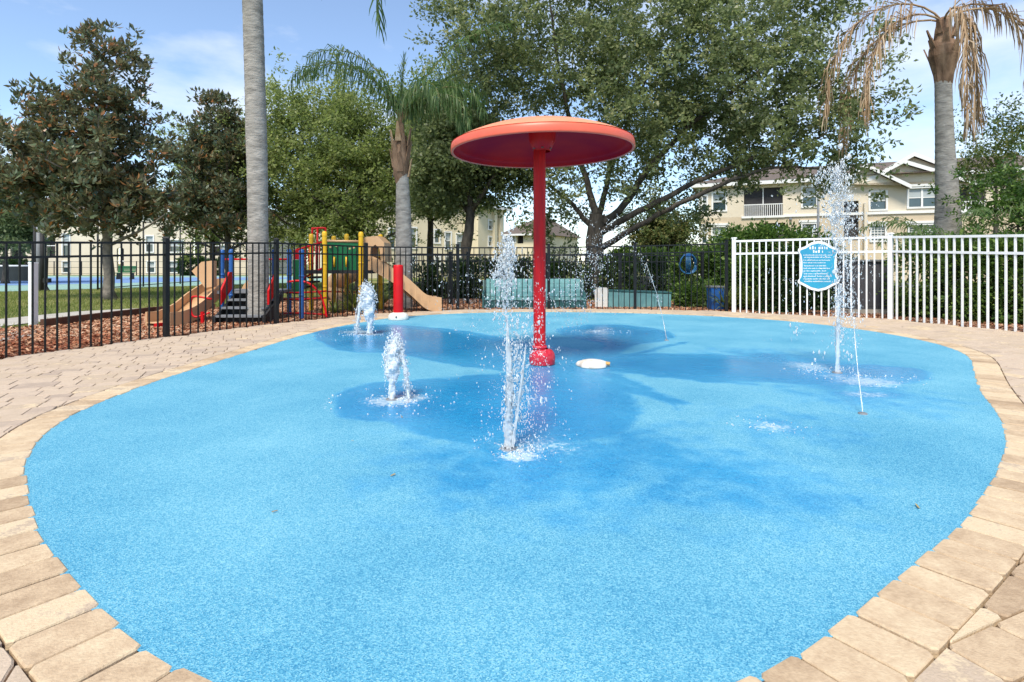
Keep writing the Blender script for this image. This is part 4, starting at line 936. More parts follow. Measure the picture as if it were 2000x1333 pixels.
mbl = [px_blob(425, 210, Y, b_, 0.7, 0.8, 0.8), px_blob(455, 220, Y, b_, 0.55, 0.6, 0.8), px_blob(400, 250, Y, b_, 0.9, 0.9, 0.6), px_blob(385, 310, Y, b_, 0.9, 1.2, 1.0), px_blob(440, 300, Y, b_, 1.2, 1.3, 1.2), px_blob(375, 370, Y, b_, 1.1, 1.3, 0.9), px_blob(430, 390, Y, b_, 1.5, 1.5, 0.9), px_blob(350, 425, Y, b_, 1.3, 1.2, 0.5), px_blob(450, 440, Y, b_, 1.5, 1.5, 0.5)]
make_tree('magnolia_tree', 'darker magnolia half hidden behind the tall palm trunk', b_, simple_limbs(6.8, 0.14, 18, 1.6, 0.24, 5), mbl, 950, 14, 0.20, 0.32, M_mag, M_bark, 0.42, rosette=True, tint=(0.5, 0.28), up=0.8, shell=3.2, spray=0.48)

# light green trees behind the playground
def green_tree(px, Y_, blobs_px, label, trunk_r, h, nl, seed, leaf=M_elm, per=50, lsize=0.15, tint=(0.5, 0.2), bark=M_bark, lean=0.0, crad=0.5, nlimb=12, z0=0.26, spread=2.3):
    b0 = (XY(px, Y_), Y_, GZ)
    bl = [px_blob(x, y, Y_, b0, rx, max(rx * 0.9, 0.6), rz, dy) for x, y, rx, rz, dy in blobs_px]
    return make_tree('shade_tree', label, b0, simple_limbs(h, trunk_r, nlimb, spread, z0, seed, lean), bl, int(nl * 0.85), per * 0.85, lsize, crad * 0.8, leaf, bark, 0.5, -0.05, tint, group='shade trees behind the playground', up=1.0, spray=1.25, shell=4.5)
green_tree(415, 25.0, [(420, 320, 1.7, 1.3, 0), (375, 310, 0.9, 0.8, 0), (455, 265, 1.1, 0.9, 0), (440, 400, 1.9, 1.1, 0), (490, 320, 1.5, 1.6, 0), (440, 452, 1.8, 0.4, 0)], 'light green leafy tree between the dark magnolia and the tall palm', 0.14, 5.6, 700, 11, per=40, crad=0.55)
green_tree(590, 23.5, [(560, 240, 1.1, 1.2, 0), (620, 215, 1.6, 1.2, 0), (590, 300, 2.2, 1.4, 0), (550, 380, 1.8, 1.2, 0), (640, 400, 1.9, 1.0, 0), (545, 200, 0.6, 0.6, 0), (660, 190, 0.8, 0.6, 0), (570, 440, 1.6, 0.6, 0), (600, 455, 1.8, 0.35, 0)], 'light green tree directly right of the tall bare palm trunk', 0.15, 6.6, 1100, 12, per=40, crad=0.55, tint=(0.58, 0.2))
green_tree(702, 22.0, [(690, 220, 1.6, 1.2, 0), (735, 270, 1.7, 1.3, 0), (680, 330, 2.1, 1.3, 0), (750, 370, 1.8, 1.1, 0), (700, 420, 2.0, 0.8, 0), (660, 185, 0.6, 0.6, 0), (700, 452, 2.0, 0.35, 0)], 'rounded green tree behind the yellow playground posts', 0.17, 6.4, 1000, 13, per=40, tint=(0.5, 0.2), crad=0.55)
green_tree(840, 26.0, [(840, 220, 2.0, 1.5, 0), (870, 170, 1.3, 1.0, 0), (820, 310, 2.0, 1.5, 0), (890, 280, 1.9, 1.6, 0), (850, 380, 2.1, 0.9, 0)], 'green tree behind the leafy queen palm', 0.17, 7.6, 950, 14, per=42, tint=(0.48, 0.2), z0=0.4, crad=0.55)
# darker oak with kinked trunk
Y = 19.5; b_ = (XY(912, Y), Y, GZ)
def t_(px, py, r_, dy=0.0): q_ = A(px, py, Y + dy); return (q_[0] - b_[0], dy, q_[2] - b_[2], r_)
kl = [[(0, 0, 0, 0.24), (0.0, 0, 0.4, 0.17), t_(910, 500, 0.16), t_(907, 480, 0.2), t_(920, 440, 0.16), t_(918, 405, 0.15)], [t_(920, 420, 0.11), t_(895, 385, 0.09, 0.3), t_(880, 345, 0.06, 0.5), t_(850, 310, 0.03, 0.8)], [t_(919, 410, 0.11), t_(912, 360, 0.09, -0.2), t_(905, 300, 0.06, -0.4), t_(915, 240, 0.03, -0.4)], [t_(922, 410, 0.11), t_(945, 375, 0.08, -0.3), t_(965, 340, 0.05, -0.6), t_(1000, 320, 0.02, -0.9)]]
kb = [px_blob(880, 330, Y, b_, 1.5, 1.4, 0.8), px_blob(950, 320, Y, b_, 1.4, 1.4, 0.7), px_blob(910, 260, Y, b_, 1.5, 1.5, 0.9), px_blob(840, 380, Y, b_, 0.9, 1.0, 0.5), px_blob(1000, 350, Y, b_, 0.8, 1.0, 0.5), px_blob(870, 400, Y, b_, 0.6, 0.8, 0.3)]
make_tree('shade_tree', 'dark oak with a kinked trunk just left of the mushroom pole', b_, kl, kb, 750, 45, 0.14, 0.42, M_oakleaf, M_bark, 0.55, -0.1, (0.4, 0.2), group='shade trees behind the playground')
# small tree right of the oak trunk, pale tree and crape myrtle at the right
M_pale = ramp_mat('pale_leaves', [(0, (0.05, 0.085, 0.025, 1)), (0.5, (0.11, 0.15, 0.045, 1)), (1, (0.24, 0.22, 0.08, 1))], 0.6, 0.35)
def lone(px, Y_, bl, name, label, r_, h, n, leaf, per, ls, seed, tint=(0.5, 0.2), crad=0.4, spread=1.8, asp=0.5):
    b0 = (XY(px, Y_), Y_, GZ)
    return make_tree(name, label, b0, simple_limbs(h, r_, 12, spread, 0.3, seed), [px_blob(x, y, Y_, b0, rx, rx * 0.9, rz) for x, y, rx, rz in bl], n, per, ls, crad, leaf, M_bark, asp, -0.05, tint)
lone(1300, 30.0, [(1300, 450, 1.5, 1.2), (1270, 470, 1.2, 0.8), (1335, 440, 0.7, 0.8)], 'small_tree', 'small yellow-green tree seen under the live oak limbs', 0.1, 3.6, 330, M_pale, 40, 0.17, 21, tint=(0.6, 0.25))
lone(1945, 19.0, [(1950, 300, 1.4, 1.3), (1920, 340, 1.0, 0.8), (1985, 250, 1.0, 1.0), (1900, 330, 0.6, 0.5), (1990, 360, 1.2, 0.8)], 'small_tree', 'thin-leaved pale tree at the right edge behind the dead palm', 0.1, 5.0, 250, M_pale, 20, 0.12, 22, tint=(0.45, 0.2))
lone(1990, 11.6, [(1960, 400, 0.45, 0.28), (1990, 370, 0.4, 0.3), (1985, 430, 0.35, 0.15), (2030, 400, 0.6, 0.5)], 'small_tree', 'dark leafy small tree reaching in over the white fence at the right edge', 0.05, 2.4, 190, M_hedge, 26, 0.09, 23, tint=(0.35, 0.2), crad=0.17, spread=0.5)
# dark trees at the far left edge by the court
lone(10, 30.0, [(20, 450, 2.0, 1.0), (60, 440, 1.2, 0.9), (0, 400, 2.0, 1.4)], 'small_tree', 'dark evergreen behind the tennis court at the left edge', 0.15, 4.4, 420, M_oakleaf, 40, 0.2, 24, tint=(0.45, 0.2), crad=0.5)

# ------------------------------------------------------------------ palms
def frond(P0, az, elev, length, droop, llen, nl, hang, wide=0.014, rr=0.014, early=False, lspread=0.9):
    """arching rachis with leaflets; returns (rachis MB, leaflet arrays)"""
    n_ = 16; p_ = np.array(P0, float); e_ = elev; pts = [p_.copy()]; dirs = []
    for i in range(n_):
        d = np.array([math.cos(az) * math.cos(e_), math.sin(az) * math.cos(e_), math.sin(e_)]); p_ = p_ + d * length / n_; pts.append(p_.copy()); dirs.append(d)
        e_ -= droop / n_ * (0.5 + 1.0 * i / n_ if not early else 1.9 - 1.8 * i / n_); e_ = max(e_, -1.5)
    dirs.append(dirs[-1]); pts = np.array(pts); dirs = np.array(dirs)
    mb = MB().tube(pts, list(np.linspace(rr, rr * 0.25, len(pts))), 5)
    side = np.array([-math.sin(az), math.cos(az), 0.0])
    V, Q = [], []
    for k in range(nl):
        t = 0.12 + 0.88 * (k + random.random()) / nl; f_ = t * n_; i = min(int(f_), n_ - 1); q_ = pts[i] + (pts[i + 1] - pts[i]) * (f_ - i); d = dirs[i]
        up_ = np.cross(d, side)
        for sgn in (-1, 1):
            L = llen * (0.55 + 0.45 * math.sin(math.pi * min(1, t * 0.9 + 0.12))) * random.uniform(0.75, 1.15)
            v = side * sgn * lspread * random.uniform(0.6, 1.1) + d * random.uniform(0.5, 0.9) + up_ * random.uniform(-0.3, 0.5)
            v = v / np.linalg.norm(v)
            a = q_ + v * L * 0.35; w2 = v * (1 - hang) + np.array([0, 0, -1.0]) * hang + rng.normal(0, 0.10, 3); w2 /= np.linalg.norm(w2)
            b2_ = a + w2 * L * 0.4; w3 = w2 * (1 - hang) + np.array([0, 0, -1.2]) * hang; w3 /= np.linalg.norm(w3); c2_ = b2_ + w3 * L * 0.25
            ww = np.cross(v, [0, 0, 1.0]) + rng.normal(0, 0.4, 3); ww = ww / np.linalg.norm(ww) * wide
            o = len(V); V += [q_ - ww * 0.5, q_ + ww * 0.5, a + ww, a - ww, b2_ + ww * 0.7, b2_ - ww * 0.7, c2_ + ww * 0.1, c2_ - ww * 0.1]
            Q += [(o, o + 1, o + 2, o + 3), (o + 3, o + 2, o + 4, o + 5), (o + 5, o + 4, o + 6, o + 7)]
    return mb, np.array(V), np.array(Q)
def add_frond(root, mats, *a, tint=(0.5, 0.18), **k):
    mb, V, Q = frond(*a, **k)
    fr = build('frond', mb, mats[1], root, True)
    quads_obj('leaflets', V, Q, mats[0], fr, tint=np.clip(np.repeat(rng.normal(tint[0], tint[1], len(Q) // 3), 3), 0, 1))
M_pleaf = ramp_mat('palm_leaflets', [(0, (0.035, 0.075, 0.024, 1)), (0.5, (0.08, 0.145, 0.045, 1)), (1, (0.18, 0.24, 0.095, 1))], 0.4, 0.4)
M_pstem = mat('palm_stem', (0.12, 0.15, 0.045, 1), (0.18, 0.15, 0.06, 1), 6, 0.5)
M_dead = ramp_mat('dead_leaflets', [(0, (0.17, 0.10, 0.05, 1)), (0.5, (0.36, 0.24, 0.14, 1)), (1, (0.54, 0.44, 0.32, 1))], 0.8, 0.15)
M_deadstem = mat('dead_stem', (0.42, 0.30, 0.18, 1), (0.28, 0.17, 0.09, 1), 6, 0.8)
M_boot = mat('palm_boots', (0.30, 0.19, 0.12, 1), (0.13, 0.075, 0.045, 1), 7, 0.95, 0.9, 25, stretch=(1, 1, 0.4))
def palm_trunk(root, pts, rads, material=M_palm, rings=True):
    P = np.array(pts, float); d = np.r_[0, np.cumsum(np.linalg.norm(np.diff(P, axis=0), axis=1))]; s_ = np.arange(0, d[-1], 0.035)
    C = np.c_[[np.interp(s_, d, P[:, i]) for i in range(3)]].T
    Rr = np.interp(s_, d, rads) * (1 + 0.012 * np.sin(s_ * 2.3 + np.sin(s_ * 1.7)) + 0.010 * np.sin(s_ * 37 + 3 * np.sin(s_ * 2.1)) + rng.normal(0, 0.006, len(s_)))
    return build('trunk', MB().tube(C, list(Rr), 18), material, root, True)
# tall palm, crown above the frame
Y = 10.3; b_ = (XY(505, Y), Y, GZ); zt = 8.2
tp = thing('tall_palm', 'tall grey palm trunk rising out of the picture behind the black fence', 'palm tree', b_)
palm_trunk(tp, [b_, (b_[0], Y, 0.6), (b_[0] - 0.02, Y, 2.6), (XY(497, Y), Y, 4.7), (XY(492, Y), Y, 6.2), (XY(490, Y), Y, zt)], [0.20, 0.178, 0.18, 0.178, 0.172, 0.155])
top = (XY(490, Y), Y, zt)
for k in range(11):
    az = k * 2 * math.pi / 11 + 0.15
    add_frond(tp, (M_pleaf, M_pstem), (top[0], top[1], top[2] - 0.05), az, 0.75 - 0.2 * (k % 3), 2.9, 1.9, 0.75, 46, 0.5)
add_frond(tp, (M_pleaf, M_pstem), (top[0], top[1], top[2] - 0.1), -0.03, 0.60, 4.6, 2.25, 0.8, 70, 0.5, early=True, lspread=1.2)
# young queen palm in the middle
Y = 13.4; b_ = (XY(788, Y), Y, GZ)
qp = thing('queen_palm', 'leafy green queen palm with shaggy brown leaf bases left of the mushroom', 'palm tree', b_)
zq = A(0, 285, Y)[2]
palm_trunk(qp, [b_, A(789, 500, Y), A(788, 420, Y), A(786, 350, Y), (XY(783, Y), Y, zq - 0.3)], [0.22, 0.20, 0.185, 0.15, 0.13])
bt = build('boot_core', MB().lathe([(0.13, -0.9), (0.17, -0.7), (0.205, -0.45), (0.21, -0.2), (0.16, 0.0), (0.10, 0.2), (0.055, 0.7), (0.03, 1.0)], (XY(783, Y), Y, zq), 14), M_boot, qp, True)
for k in range(16):
    a = k * 2.4; h0 = -0.75 + 0.055 * k; r0 = 0.17
    c0 = Vector((XY(783, Y) + r0 * math.cos(a), Y + r0 * math.sin(a), zq + h0)); t1 = c0 + Vector((0.07 * math.cos(a), 0.07 * math.sin(a), 0.42)); sd = Vector((-math.sin(a), math.cos(a), 0)) * 0.08
    build('leaf_base', MB().add([c0 - sd, c0 + sd, t1 + sd * 0.35, t1 - sd * 0.35, c0 - sd + Vector((0.03 * math.cos(a), 0.03 * math.sin(a), 0)), c0 + sd + Vector((0.03 * math.cos(a), 0.03 * math.sin(a), 0)), t1 + sd * 0.2 + Vector((0.03 * math.cos(a), 0.03 * math.sin(a), 0.03)), t1 - sd * 0.2 + Vector((0.03 * math.cos(a), 0.03 * math.sin(a), 0.03))], [(0, 1, 2, 3), (7, 6, 5, 4), (0, 4, 5, 1), (1, 5, 6, 2), (2, 6, 7, 3), (3, 7, 4, 0)]), M_boot if k % 3 else M_deadstem, bt)
q0 = (XY(784, Y), Y, zq + 0.45)
for az, el, L, dr, hg in ((math.pi, 1.25, 3.5, 2.3, 0.72), (math.pi - 0.2, 1.36, 3.6, 2.0, 0.66), (math.pi + 0.4, 1.25, 3.0, 2.4, 0.75), (0.1, 1.2, 2.7, 2.8, 0.80), (-0.3, 1.05, 2.4, 3.0, 0.82), (0.5, 1.25, 2.9, 2.2, 0.75), (0.15, 1.22, 3.9, 1.2, 0.55), (1.6, 1.25, 2.6, 2.2, 0.7), (-0.9, 1.1, 2.4, 2.8, 0.8), (-0.1, 1.0, 2.0, 2.9, 0.85)):
    add_frond(qp, (M_pleaf, M_pstem), q0, az, el, L, dr, 0.72, 62, hg, wide=0.013, rr=0.022, tint=(0.52, 0.24))
add_frond(qp, (M_pleaf, M_pstem), q0, 1.0, 1.55, 1.7, 0.1, 0.4, 40, 0.05, wide=0.008, rr=0.02, lspread=0.12)
# dying palm at the right
Y = 13.0; b_ = (XY(1850, Y), Y, GZ)
dp = thing('dying_palm', 'dying palm with hanging brown fronds behind the white fence', 'palm tree', b_)
zd = A(0, 90, Y)[2]
palm_trunk(dp, [b_, A(1851, 470, Y), A(1851, 400, Y), A(1846, 300, Y), A(1843, 200, Y), A(1842, 130, Y)], [0.30, 0.28, 0.24, 0.19, 0.17, 0.165])
build('boot_core', MB().lathe([(0.17, -0.9), (0.20, -0.65), (0.30, -0.25), (0.29, -0.05), (0.20, 0.12), (0.17, 0.4), (0.13, 0.58), (0.06, 0.66)], (XY(1843, Y), Y, zd), 11), M_boot, dp)
for k in range(14):
    a = k * 2.4; r0 = 0.26 - 0.006 * k; c0 = Vector((XY(1843, Y) + r0 * math.cos(a), Y + r0 * math.sin(a), zd - 0.35 + 0.05 * k)); sd = Vector((-math.sin(a), math.cos(a), 0)) * 0.075; t1 = c0 + Vector((0.10 * math.cos(a), 0.10 * math.sin(a), 0.30)); ou = Vector((math.cos(a), math.sin(a), 0)) * 0.03
    build('leaf_base', MB().add([c0 - sd, c0 + sd, t1 + sd * 0.5, t1 - sd * 0.3, c0 - sd + ou, c0 + sd + ou, t1 + sd * 0.4 + ou, t1 - sd * 0.2 + ou], [(0, 1, 2, 3), (7, 6, 5, 4), (0, 4, 5, 1), (1, 5, 6, 2), (2, 6, 7, 3), (3, 7, 4, 0)]), M_boot, dp)
d0 = (XY(1842, Y), Y, zd + 0.55)
for az, el, L, dr in ((math.pi - 0.1, 0.85, 4.4, 2.3), (math.pi + 0.12, 0.45, 3.6, 2.0), (math.pi - 0.45, 0.35, 4.0, 2.0), (-1.95, 0.35, 3.9, 2.5), (0.05, 0.85, 4.4, 2.5), (-0.25, 0.6, 4.0, 2.3), (0.5, 0.7, 3.6, 2.5)):
    add_frond(dp, (M_dead, M_deadstem), d0, az, el, L, dr, 0.95, 66, 0.80, wide=0.015, rr=0.026, early=True, lspread=0.22, tint=(0.5, 0.22))
# areca palm clump behind the white fence
Y = 12.2; b_ = (XY(1875, Y), Y, GZ)
ar = thing('areca_palm', 'low arching green palm clump around the dying palm trunk', 'palm plant', b_)
for k in range(15):
    a = k * 2.4; add_frond(ar, (M_pleaf, M_pstem), (b_[0] + 0.15 * math.cos(a), Y + 0.15 * math.sin(a), 0.9), a, 1.15 + 0.2 * math.sin(k), 1.9 + 0.6 * ((k * 7) % 5) / 5, 2.0, 0.40, 34, 0.5, wide=0.012, rr=0.010, tint=(0.62, 0.2))

# ------------------------------------------------------------------ hedges, shrubs, strappy plants
def hedge(name, label, boxes, N, lsize, leaf, tint=(0.5, 0.22), group=None):
    """boxes: list of (cx,cy,cz,rx,ry,rz): rounded-box leaf shells"""
    b0 = (boxes[0][0], boxes[0][1], GZ); root = thing(name, label, 'shrub', b0, group)
    w = np.array([q_[3] * q_[5] + q_[3] * q_[4] for q_ in boxes]); w = w / w.sum(); P, D = [], []
    stems = []
    for q_, k in zip(boxes, (w * N).astype(int)):
        c_ = np.array(q_[:3]); r_ = np.array(q_[3:])
        nc_ = max(10, k // 28); d = unit(rng.normal(0, 1, (nc_, 3))); d[:, 1] = -np.abs(d[:, 1]) * np.where(rng.uniform(0, 1, nc_) < 0.75, 1, -1)
        d = np.sign(d) * np.abs(d) ** 0.6; d = d / np.max(np.abs(d) ** 1, axis=1, keepdims=True) * 0.5 + unit(d) * 0.5
        cc_ = c_ + d * r_ * rng.uniform(0.72, 1.03, (nc_, 1))
        cc_ = cc_[cc_[:, 2] > GZ + 0.05]; nc_ = len(cc_)
        ix = rng.integers(0, nc_, k); off = rng.normal(0, 0.085, (k, 3)); P.append(cc_[ix] + off); D.append(off * 8 + (cc_[ix] - c_) / r_ + rng.normal(0, 0.6, (k, 3)))
        for j in range(5):
            x = c_[0] + r_[0] * random.uniform(-0.7, 0.7); y = c_[1] + r_[1] * random.uniform(-0.4, 0.4)
            stems.append([(x, y, GZ), (x + random.uniform(-.1, .1), y, (c_[2] + GZ) / 2), (x + random.uniform(-.2, .2), y, c_[2] + r_[2] * 0.6)])
    for st_ in stems: build('stem', MB().tube(st_, [0.025, 0.02, 0.008], 5), M_bark, root, True)
    P = np.vstack(P); D = np.vstack(D); ok_ = P[:, 2] > GZ; P, D = P[ok_], D[ok_]
    V, Q = leaf_quads(P, D, lsize, 0.55, up=0.5)
    quads_obj('foliage', V, Q, leaf, root, tint=np.clip(rng.normal(tint[0], tint[1], len(P)), 0, 1))
    return root
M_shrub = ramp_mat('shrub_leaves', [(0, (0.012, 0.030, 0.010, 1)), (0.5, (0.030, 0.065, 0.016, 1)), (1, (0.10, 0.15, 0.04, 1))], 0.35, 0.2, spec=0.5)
def hb(pxl, pxr, ytop, Y_, ry=0.45, zb=GZ):
    x0, x1 = XY(pxl, Y_), XY(pxr, Y_); zt = A(0, ytop, Y_)[2]; return ((x0 + x1) / 2, Y_, (zt + zb) / 2, (x1 - x0) / 2, ry, (zt - zb) / 2)
hedge('hedge', 'clipped green hedge behind the right half of the white fence', [hb(1752, 1850, 468, 11.2), hb(1840, 1935, 466, 10.6), hb(1925, 2040, 464, 10.1), hb(2020, 2140, 462, 9.6)], 26000, 0.085, M_hedge, (0.5, 0.25))
hedge('shrub', 'dense rounded green shrub behind the left end of the white fence', [hb(1398, 1500, 450, 14.2, 0.8), hb(1450, 1560, 442, 14.0, 0.9), hb(1540, 1615, 462, 13.6, 0.7), hb(1425, 1560, 500, 13.4, 0.5)], 20000, 0.10, M_hedge, (0.45, 0.22))
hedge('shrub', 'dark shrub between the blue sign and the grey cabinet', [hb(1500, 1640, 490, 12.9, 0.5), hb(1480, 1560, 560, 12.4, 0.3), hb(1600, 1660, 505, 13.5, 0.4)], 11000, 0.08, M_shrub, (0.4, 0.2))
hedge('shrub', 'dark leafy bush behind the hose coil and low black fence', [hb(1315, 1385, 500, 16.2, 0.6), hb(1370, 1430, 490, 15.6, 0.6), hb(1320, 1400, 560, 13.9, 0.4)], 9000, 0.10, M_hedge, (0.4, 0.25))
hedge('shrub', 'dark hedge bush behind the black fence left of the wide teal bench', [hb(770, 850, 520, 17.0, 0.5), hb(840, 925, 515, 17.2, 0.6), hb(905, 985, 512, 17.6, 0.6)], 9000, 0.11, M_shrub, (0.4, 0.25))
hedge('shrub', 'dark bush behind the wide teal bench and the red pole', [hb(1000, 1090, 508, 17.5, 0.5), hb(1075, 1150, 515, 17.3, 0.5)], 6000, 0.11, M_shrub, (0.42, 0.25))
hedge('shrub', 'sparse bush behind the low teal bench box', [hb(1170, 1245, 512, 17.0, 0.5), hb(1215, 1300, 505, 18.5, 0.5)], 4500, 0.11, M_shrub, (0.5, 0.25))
hedge('shrub', 'dark clipped hedge in front of the building behind the tennis court', [hb(355, 405, 505, 50, 0.8), hb(395, 430, 508, 50, 0.8)], 3500, 0.3, M_shrub, (0.4, 0.2))
hedge('shrub', 'bushes along the building seen past the court net at the far left', [hb(-40, 40, 508, 50, 0.8), hb(30, 70, 512, 50, 0.8)], 3500, 0.3, M_shrub, (0.4, 0.2))
hedge('shrub', 'long distant hedge below the right-hand building', [hb(1180, 1300, 490, 28, 0.8), hb(1280, 1420, 486, 27, 0.8)], 7000, 0.2, M_hedge, (0.6, 0.25))
M_strap = ramp_mat('strap_leaves', [(0, (0.10, 0.15, 0.035, 1)), (0.5, (0.25, 0.30, 0.08, 1)), (1, (0.45, 0.44, 0.20, 1))], 0.5, 0.4)
def strappy(px, py, hpx, N, label, tint):
    c_ = G(px, py, GZ); s_ = c_[1] / F; H = hpx * s_ * 1.25; N = int(N * 1.6)
    root = thing('strappy_plant', label, 'plant', c_)
    V, Q = [], []
    for k in range(N):
        a = rng.uniform(0, 6.28); e_ = rng.uniform(0.6, 1.45); L = H * rng.uniform(0.75, 1.3); w = 0.017; p_ = np.array(c_) + rng.normal(0, 0.04, 3) * [1, 1, 0]; sd = np.array([-math.sin(a), math.cos(a), 0]) * w
        o = len(V)
        for i in range(5):
            f_ = 1 - 0.8 * (i / 4) ** 2; V += [p_ - sd * f_, p_ + sd * f_]
            p_ = p_ + np.array([math.cos(a) * math.cos(e_), math.sin(a) * math.cos(e_), math.sin(e_)]) * L / 4; e_ -= rng.uniform(0.1, 0.4)
        Q += [(o + 2 * i, o + 2 * i + 1, o + 2 * i + 3, o + 2 * i + 2) for i in range(4)]
    quads_obj('leaves', V, Q, M_strap, root, tint=np.clip(np.repeat(rng.normal(tint, 0.2, N), 4), 0, 1))
strappy(690, 610, 44, 90, 'yellow-green strappy plant behind the bell-shaped water jet', 0.6)
strappy(735, 606, 46, 90, 'yellow-green strappy plant just left of the red bollard', 0.6)
strappy(655, 614, 26, 40, 'small strappy plant at the foot of the yellow playground posts', 0.5)
strappy(1416, 607, 50, 70, 'spiky plant beside the blue bin at the fence corner', 0.35)
strappy(1475, 608, 48, 70, 'grassy clump behind the first white fence pickets', 0.35)
strappy(1505, 609, 42, 60, 'grassy clump between the white fence post and the blue sign', 0.3)

# ------------------------------------------------------------------ playground: blue-post structure with steps and slide
def capped_post(root, px, ytop, Y_, material, r_=0.045, name='post'):
    x = XY(px, Y_); zt = A(0, ytop, Y_)[2]
    po = build(name, MB().lathe([(r_, GZ), (r_, zt - 0.09)], (x, Y_, 0), 16), material, root, True)
    build('cap', MB().lathe([(r_ + 0.004, -0.10), (r_ + 0.004, -0.035), (r_ * 0.8, -0.01), (r_ * 0.4, 0.0), (0.001, 0.003)], (x, Y_, zt), 16), material, po, True)
    for k in (0.35, 0.62):
        build('collar', MB().lathe([(r_ + 0.001, -0.02), (r_ + 0.007, -0.016), (r_ + 0.007, 0.016), (r_ + 0.001, 0.02)], (x, Y_, GZ + (zt - GZ) * k), 16), material, po, True)
    return po
def trough(root, name, pts, width, wall, material, th=0.03, side_name='side_wall'):
    """slide bed with raised side walls along a path"""
    P = [Vector(p_) for p_ in pts]; bed, sl, sr = MB(), MB(), MB(); L = []
    for i, p_ in enumerate(P):
        t = P[min(i + 1, len(P) - 1)] - P[max(i - 1, 0)]; h = Vector((t.x, t.y, 0)); h = h.normalized(); L.append(Vector((-h.y, h.x, 0)))
    def strip(mb, off, w_, z0, z1):
        V_ = []
        for p_, n_ in zip(P, L):
            for a, z in ((-w_, z0), (w_, z0), (w_, z1), (-w_, z1)): V_.append(p_ + n_ * (off + a) + Vector((0, 0, z)))
        m_ = len(P); Fc = [(4 * i + k, 4 * i + (k + 1) % 4, 4 * (i + 1) + (k + 1) % 4, 4 * (i + 1) + k) for i in range(m_ - 1) for k in range(4)] + [(3, 2, 1, 0), tuple(4 * (m_ - 1) + k for k in range(4))]
        mb.add(V_, Fc)
    strip(bed, 0, width / 2 - 0.002, -th, 0.0); strip(sl, width / 2 + th / 2, th / 2, -th - 0.05, wall); strip(sr, -width / 2 - th / 2, th / 2, -th - 0.05, wall)
    b_ = build(name, bed, material, root, True); build(side_name, sl, material, b_); build(side_name, sr, material, b_)
    return b_
def smooth_path(pts, per=6):
    P = np.array(pts, float); P = np.vstack([2 * P[0] - P[1], P, 2 * P[-1] - P[-2]]); o = []
    for i in range(1, len(P) - 2):
        for t in np.linspace(0, 1, per, endpoint=False):
            p0, p1, p2, p3 = P[i - 1], P[i], P[i + 1], P[i + 2]
            o.append(0.5 * (2 * p1 + (p2 - p0) * t + (2 * p0 - 5 * p1 + 4 * p2 - p3) * t * t + (3 * p1 - p0 - 3 * p2 + p3) * t ** 3))
    o.append(P[-2]); return [tuple(q_) for q_ in o]
ps = thing('play_structure', 'blue-post play structure with black steps, red side panels and tan slide behind the tall palm', 'play structure', (XY(490, 10.7), 10.7, GZ))
for px, yt, Y_ in ((434, 488, 11.6), (452, 487, 10.75), (536, 487, 10.55), (565, 487, 11.5), (589, 487, 10.75)): capped_post(ps, px, yt, Y_, M_blue)
zdk = A(0, 567, 11.0)[2]
build('deck', MB().box((XY(495, 11.1), 11.2, zdk - 0.03), (XY(560, 11.1) - XY(440, 11.1), 0.9, 0.06)), M_grey, ps)
xs0, xs1 = XY(446, 10.4), XY(531, 10.4)
for i in range(4):
    z = zdk * (i + 1) / 4 - 0.02; y = 9.95 + 0.20 * i
    st_ = build('step', MB().box(((xs0 + xs1) / 2, y + 0.10, z), (xs1 - xs0, 0.21, 0.035)), M_grey, ps)
    build('riser', MB().box(((xs0 + xs1) / 2, y + 0.15, z - 0.075), (xs1 - xs0 - 0.02, 0.02, 0.10)), M_dark, st_)
for x in (xs0 - 0.03, xs1 + 0.03):
    build('stringer', MB().prism([(x, 9.93, GZ), (x, 10.2, GZ), (x, 10.78, zdk - 0.1), (x, 10.78, zdk), (x, 9.93, 0.1)], None, (0.035, 0, 0)), M_dark, ps)
    build('side_panel', MB().prism([(x - 0.006, 10.22, 0.30), (x - 0.006, 10.62, zdk + 0.04), (x - 0.006, 10.62, zdk + 0.36), (x - 0.006, 10.52, zdk + 0.36), (x - 0.006, 10.22, 0.56)], None, (-0.03, 0, 0)), M_red, ps)
# loop handle
hx = xs0 - 0.06
build('hand_loop', MB().tube(smooth_path([(hx, 9.95, 0.42), (hx - 0.28, 9.9, 0.47), (hx - 0.34, 9.9, 0.40), (hx - 0.34, 9.9, 0.2), (hx - 0.26, 9.9, 0.11), (hx - 0.04, 9.95, 0.18)]), 0.017, 8), M_red, ps, True)
build('loop_foot', MB().lathe([(0.03, GZ), (0.03, 0.2)], (hx - 0.16, 9.93, 0), 10), M_red, ps, True)
# slide to the left
trough(ps, 'slide', smooth_path([A(452, 563, 11.2), A(428, 563, 11.1), A(395, 585, 10.7), A(365, 611, 10.2), A(335, 626, 9.75), A(308, 630, 9.45)]), 0.42, 0.17, M_tan)
build('slide_foot', MB().box((A(310, 632, 9.35)[0], 9.42, 0.015), (0.06, 0.3, 0.09)), M_red, ps)
hood = [A(412, 529, 11.3), A(430, 512, 11.3), A(449, 510, 11.3), A(449, 558, 11.3), A(436, 560, 11.3), A(428, 548, 11.3)]
build('slide_hood', MB().prism([(x, 10.62, z) for x, y, z in hood], None, (0.03, 0.12, 0)), M_tan, ps)
build('seat_scoop', MB().prism([A(470, 568, 11.6), A(490, 568, 11.6), A(489, 552, 11.6), A(482, 549, 11.6), A(476, 556, 11.6)], None, (0, 0.06, 0)), M_tan, ps)
build('top_rail', MB().tube([A(440, 507, 11.5), A(492, 507, 11.6), A(562, 507, 11.5)], 0.02, 8), M_red, ps, True)
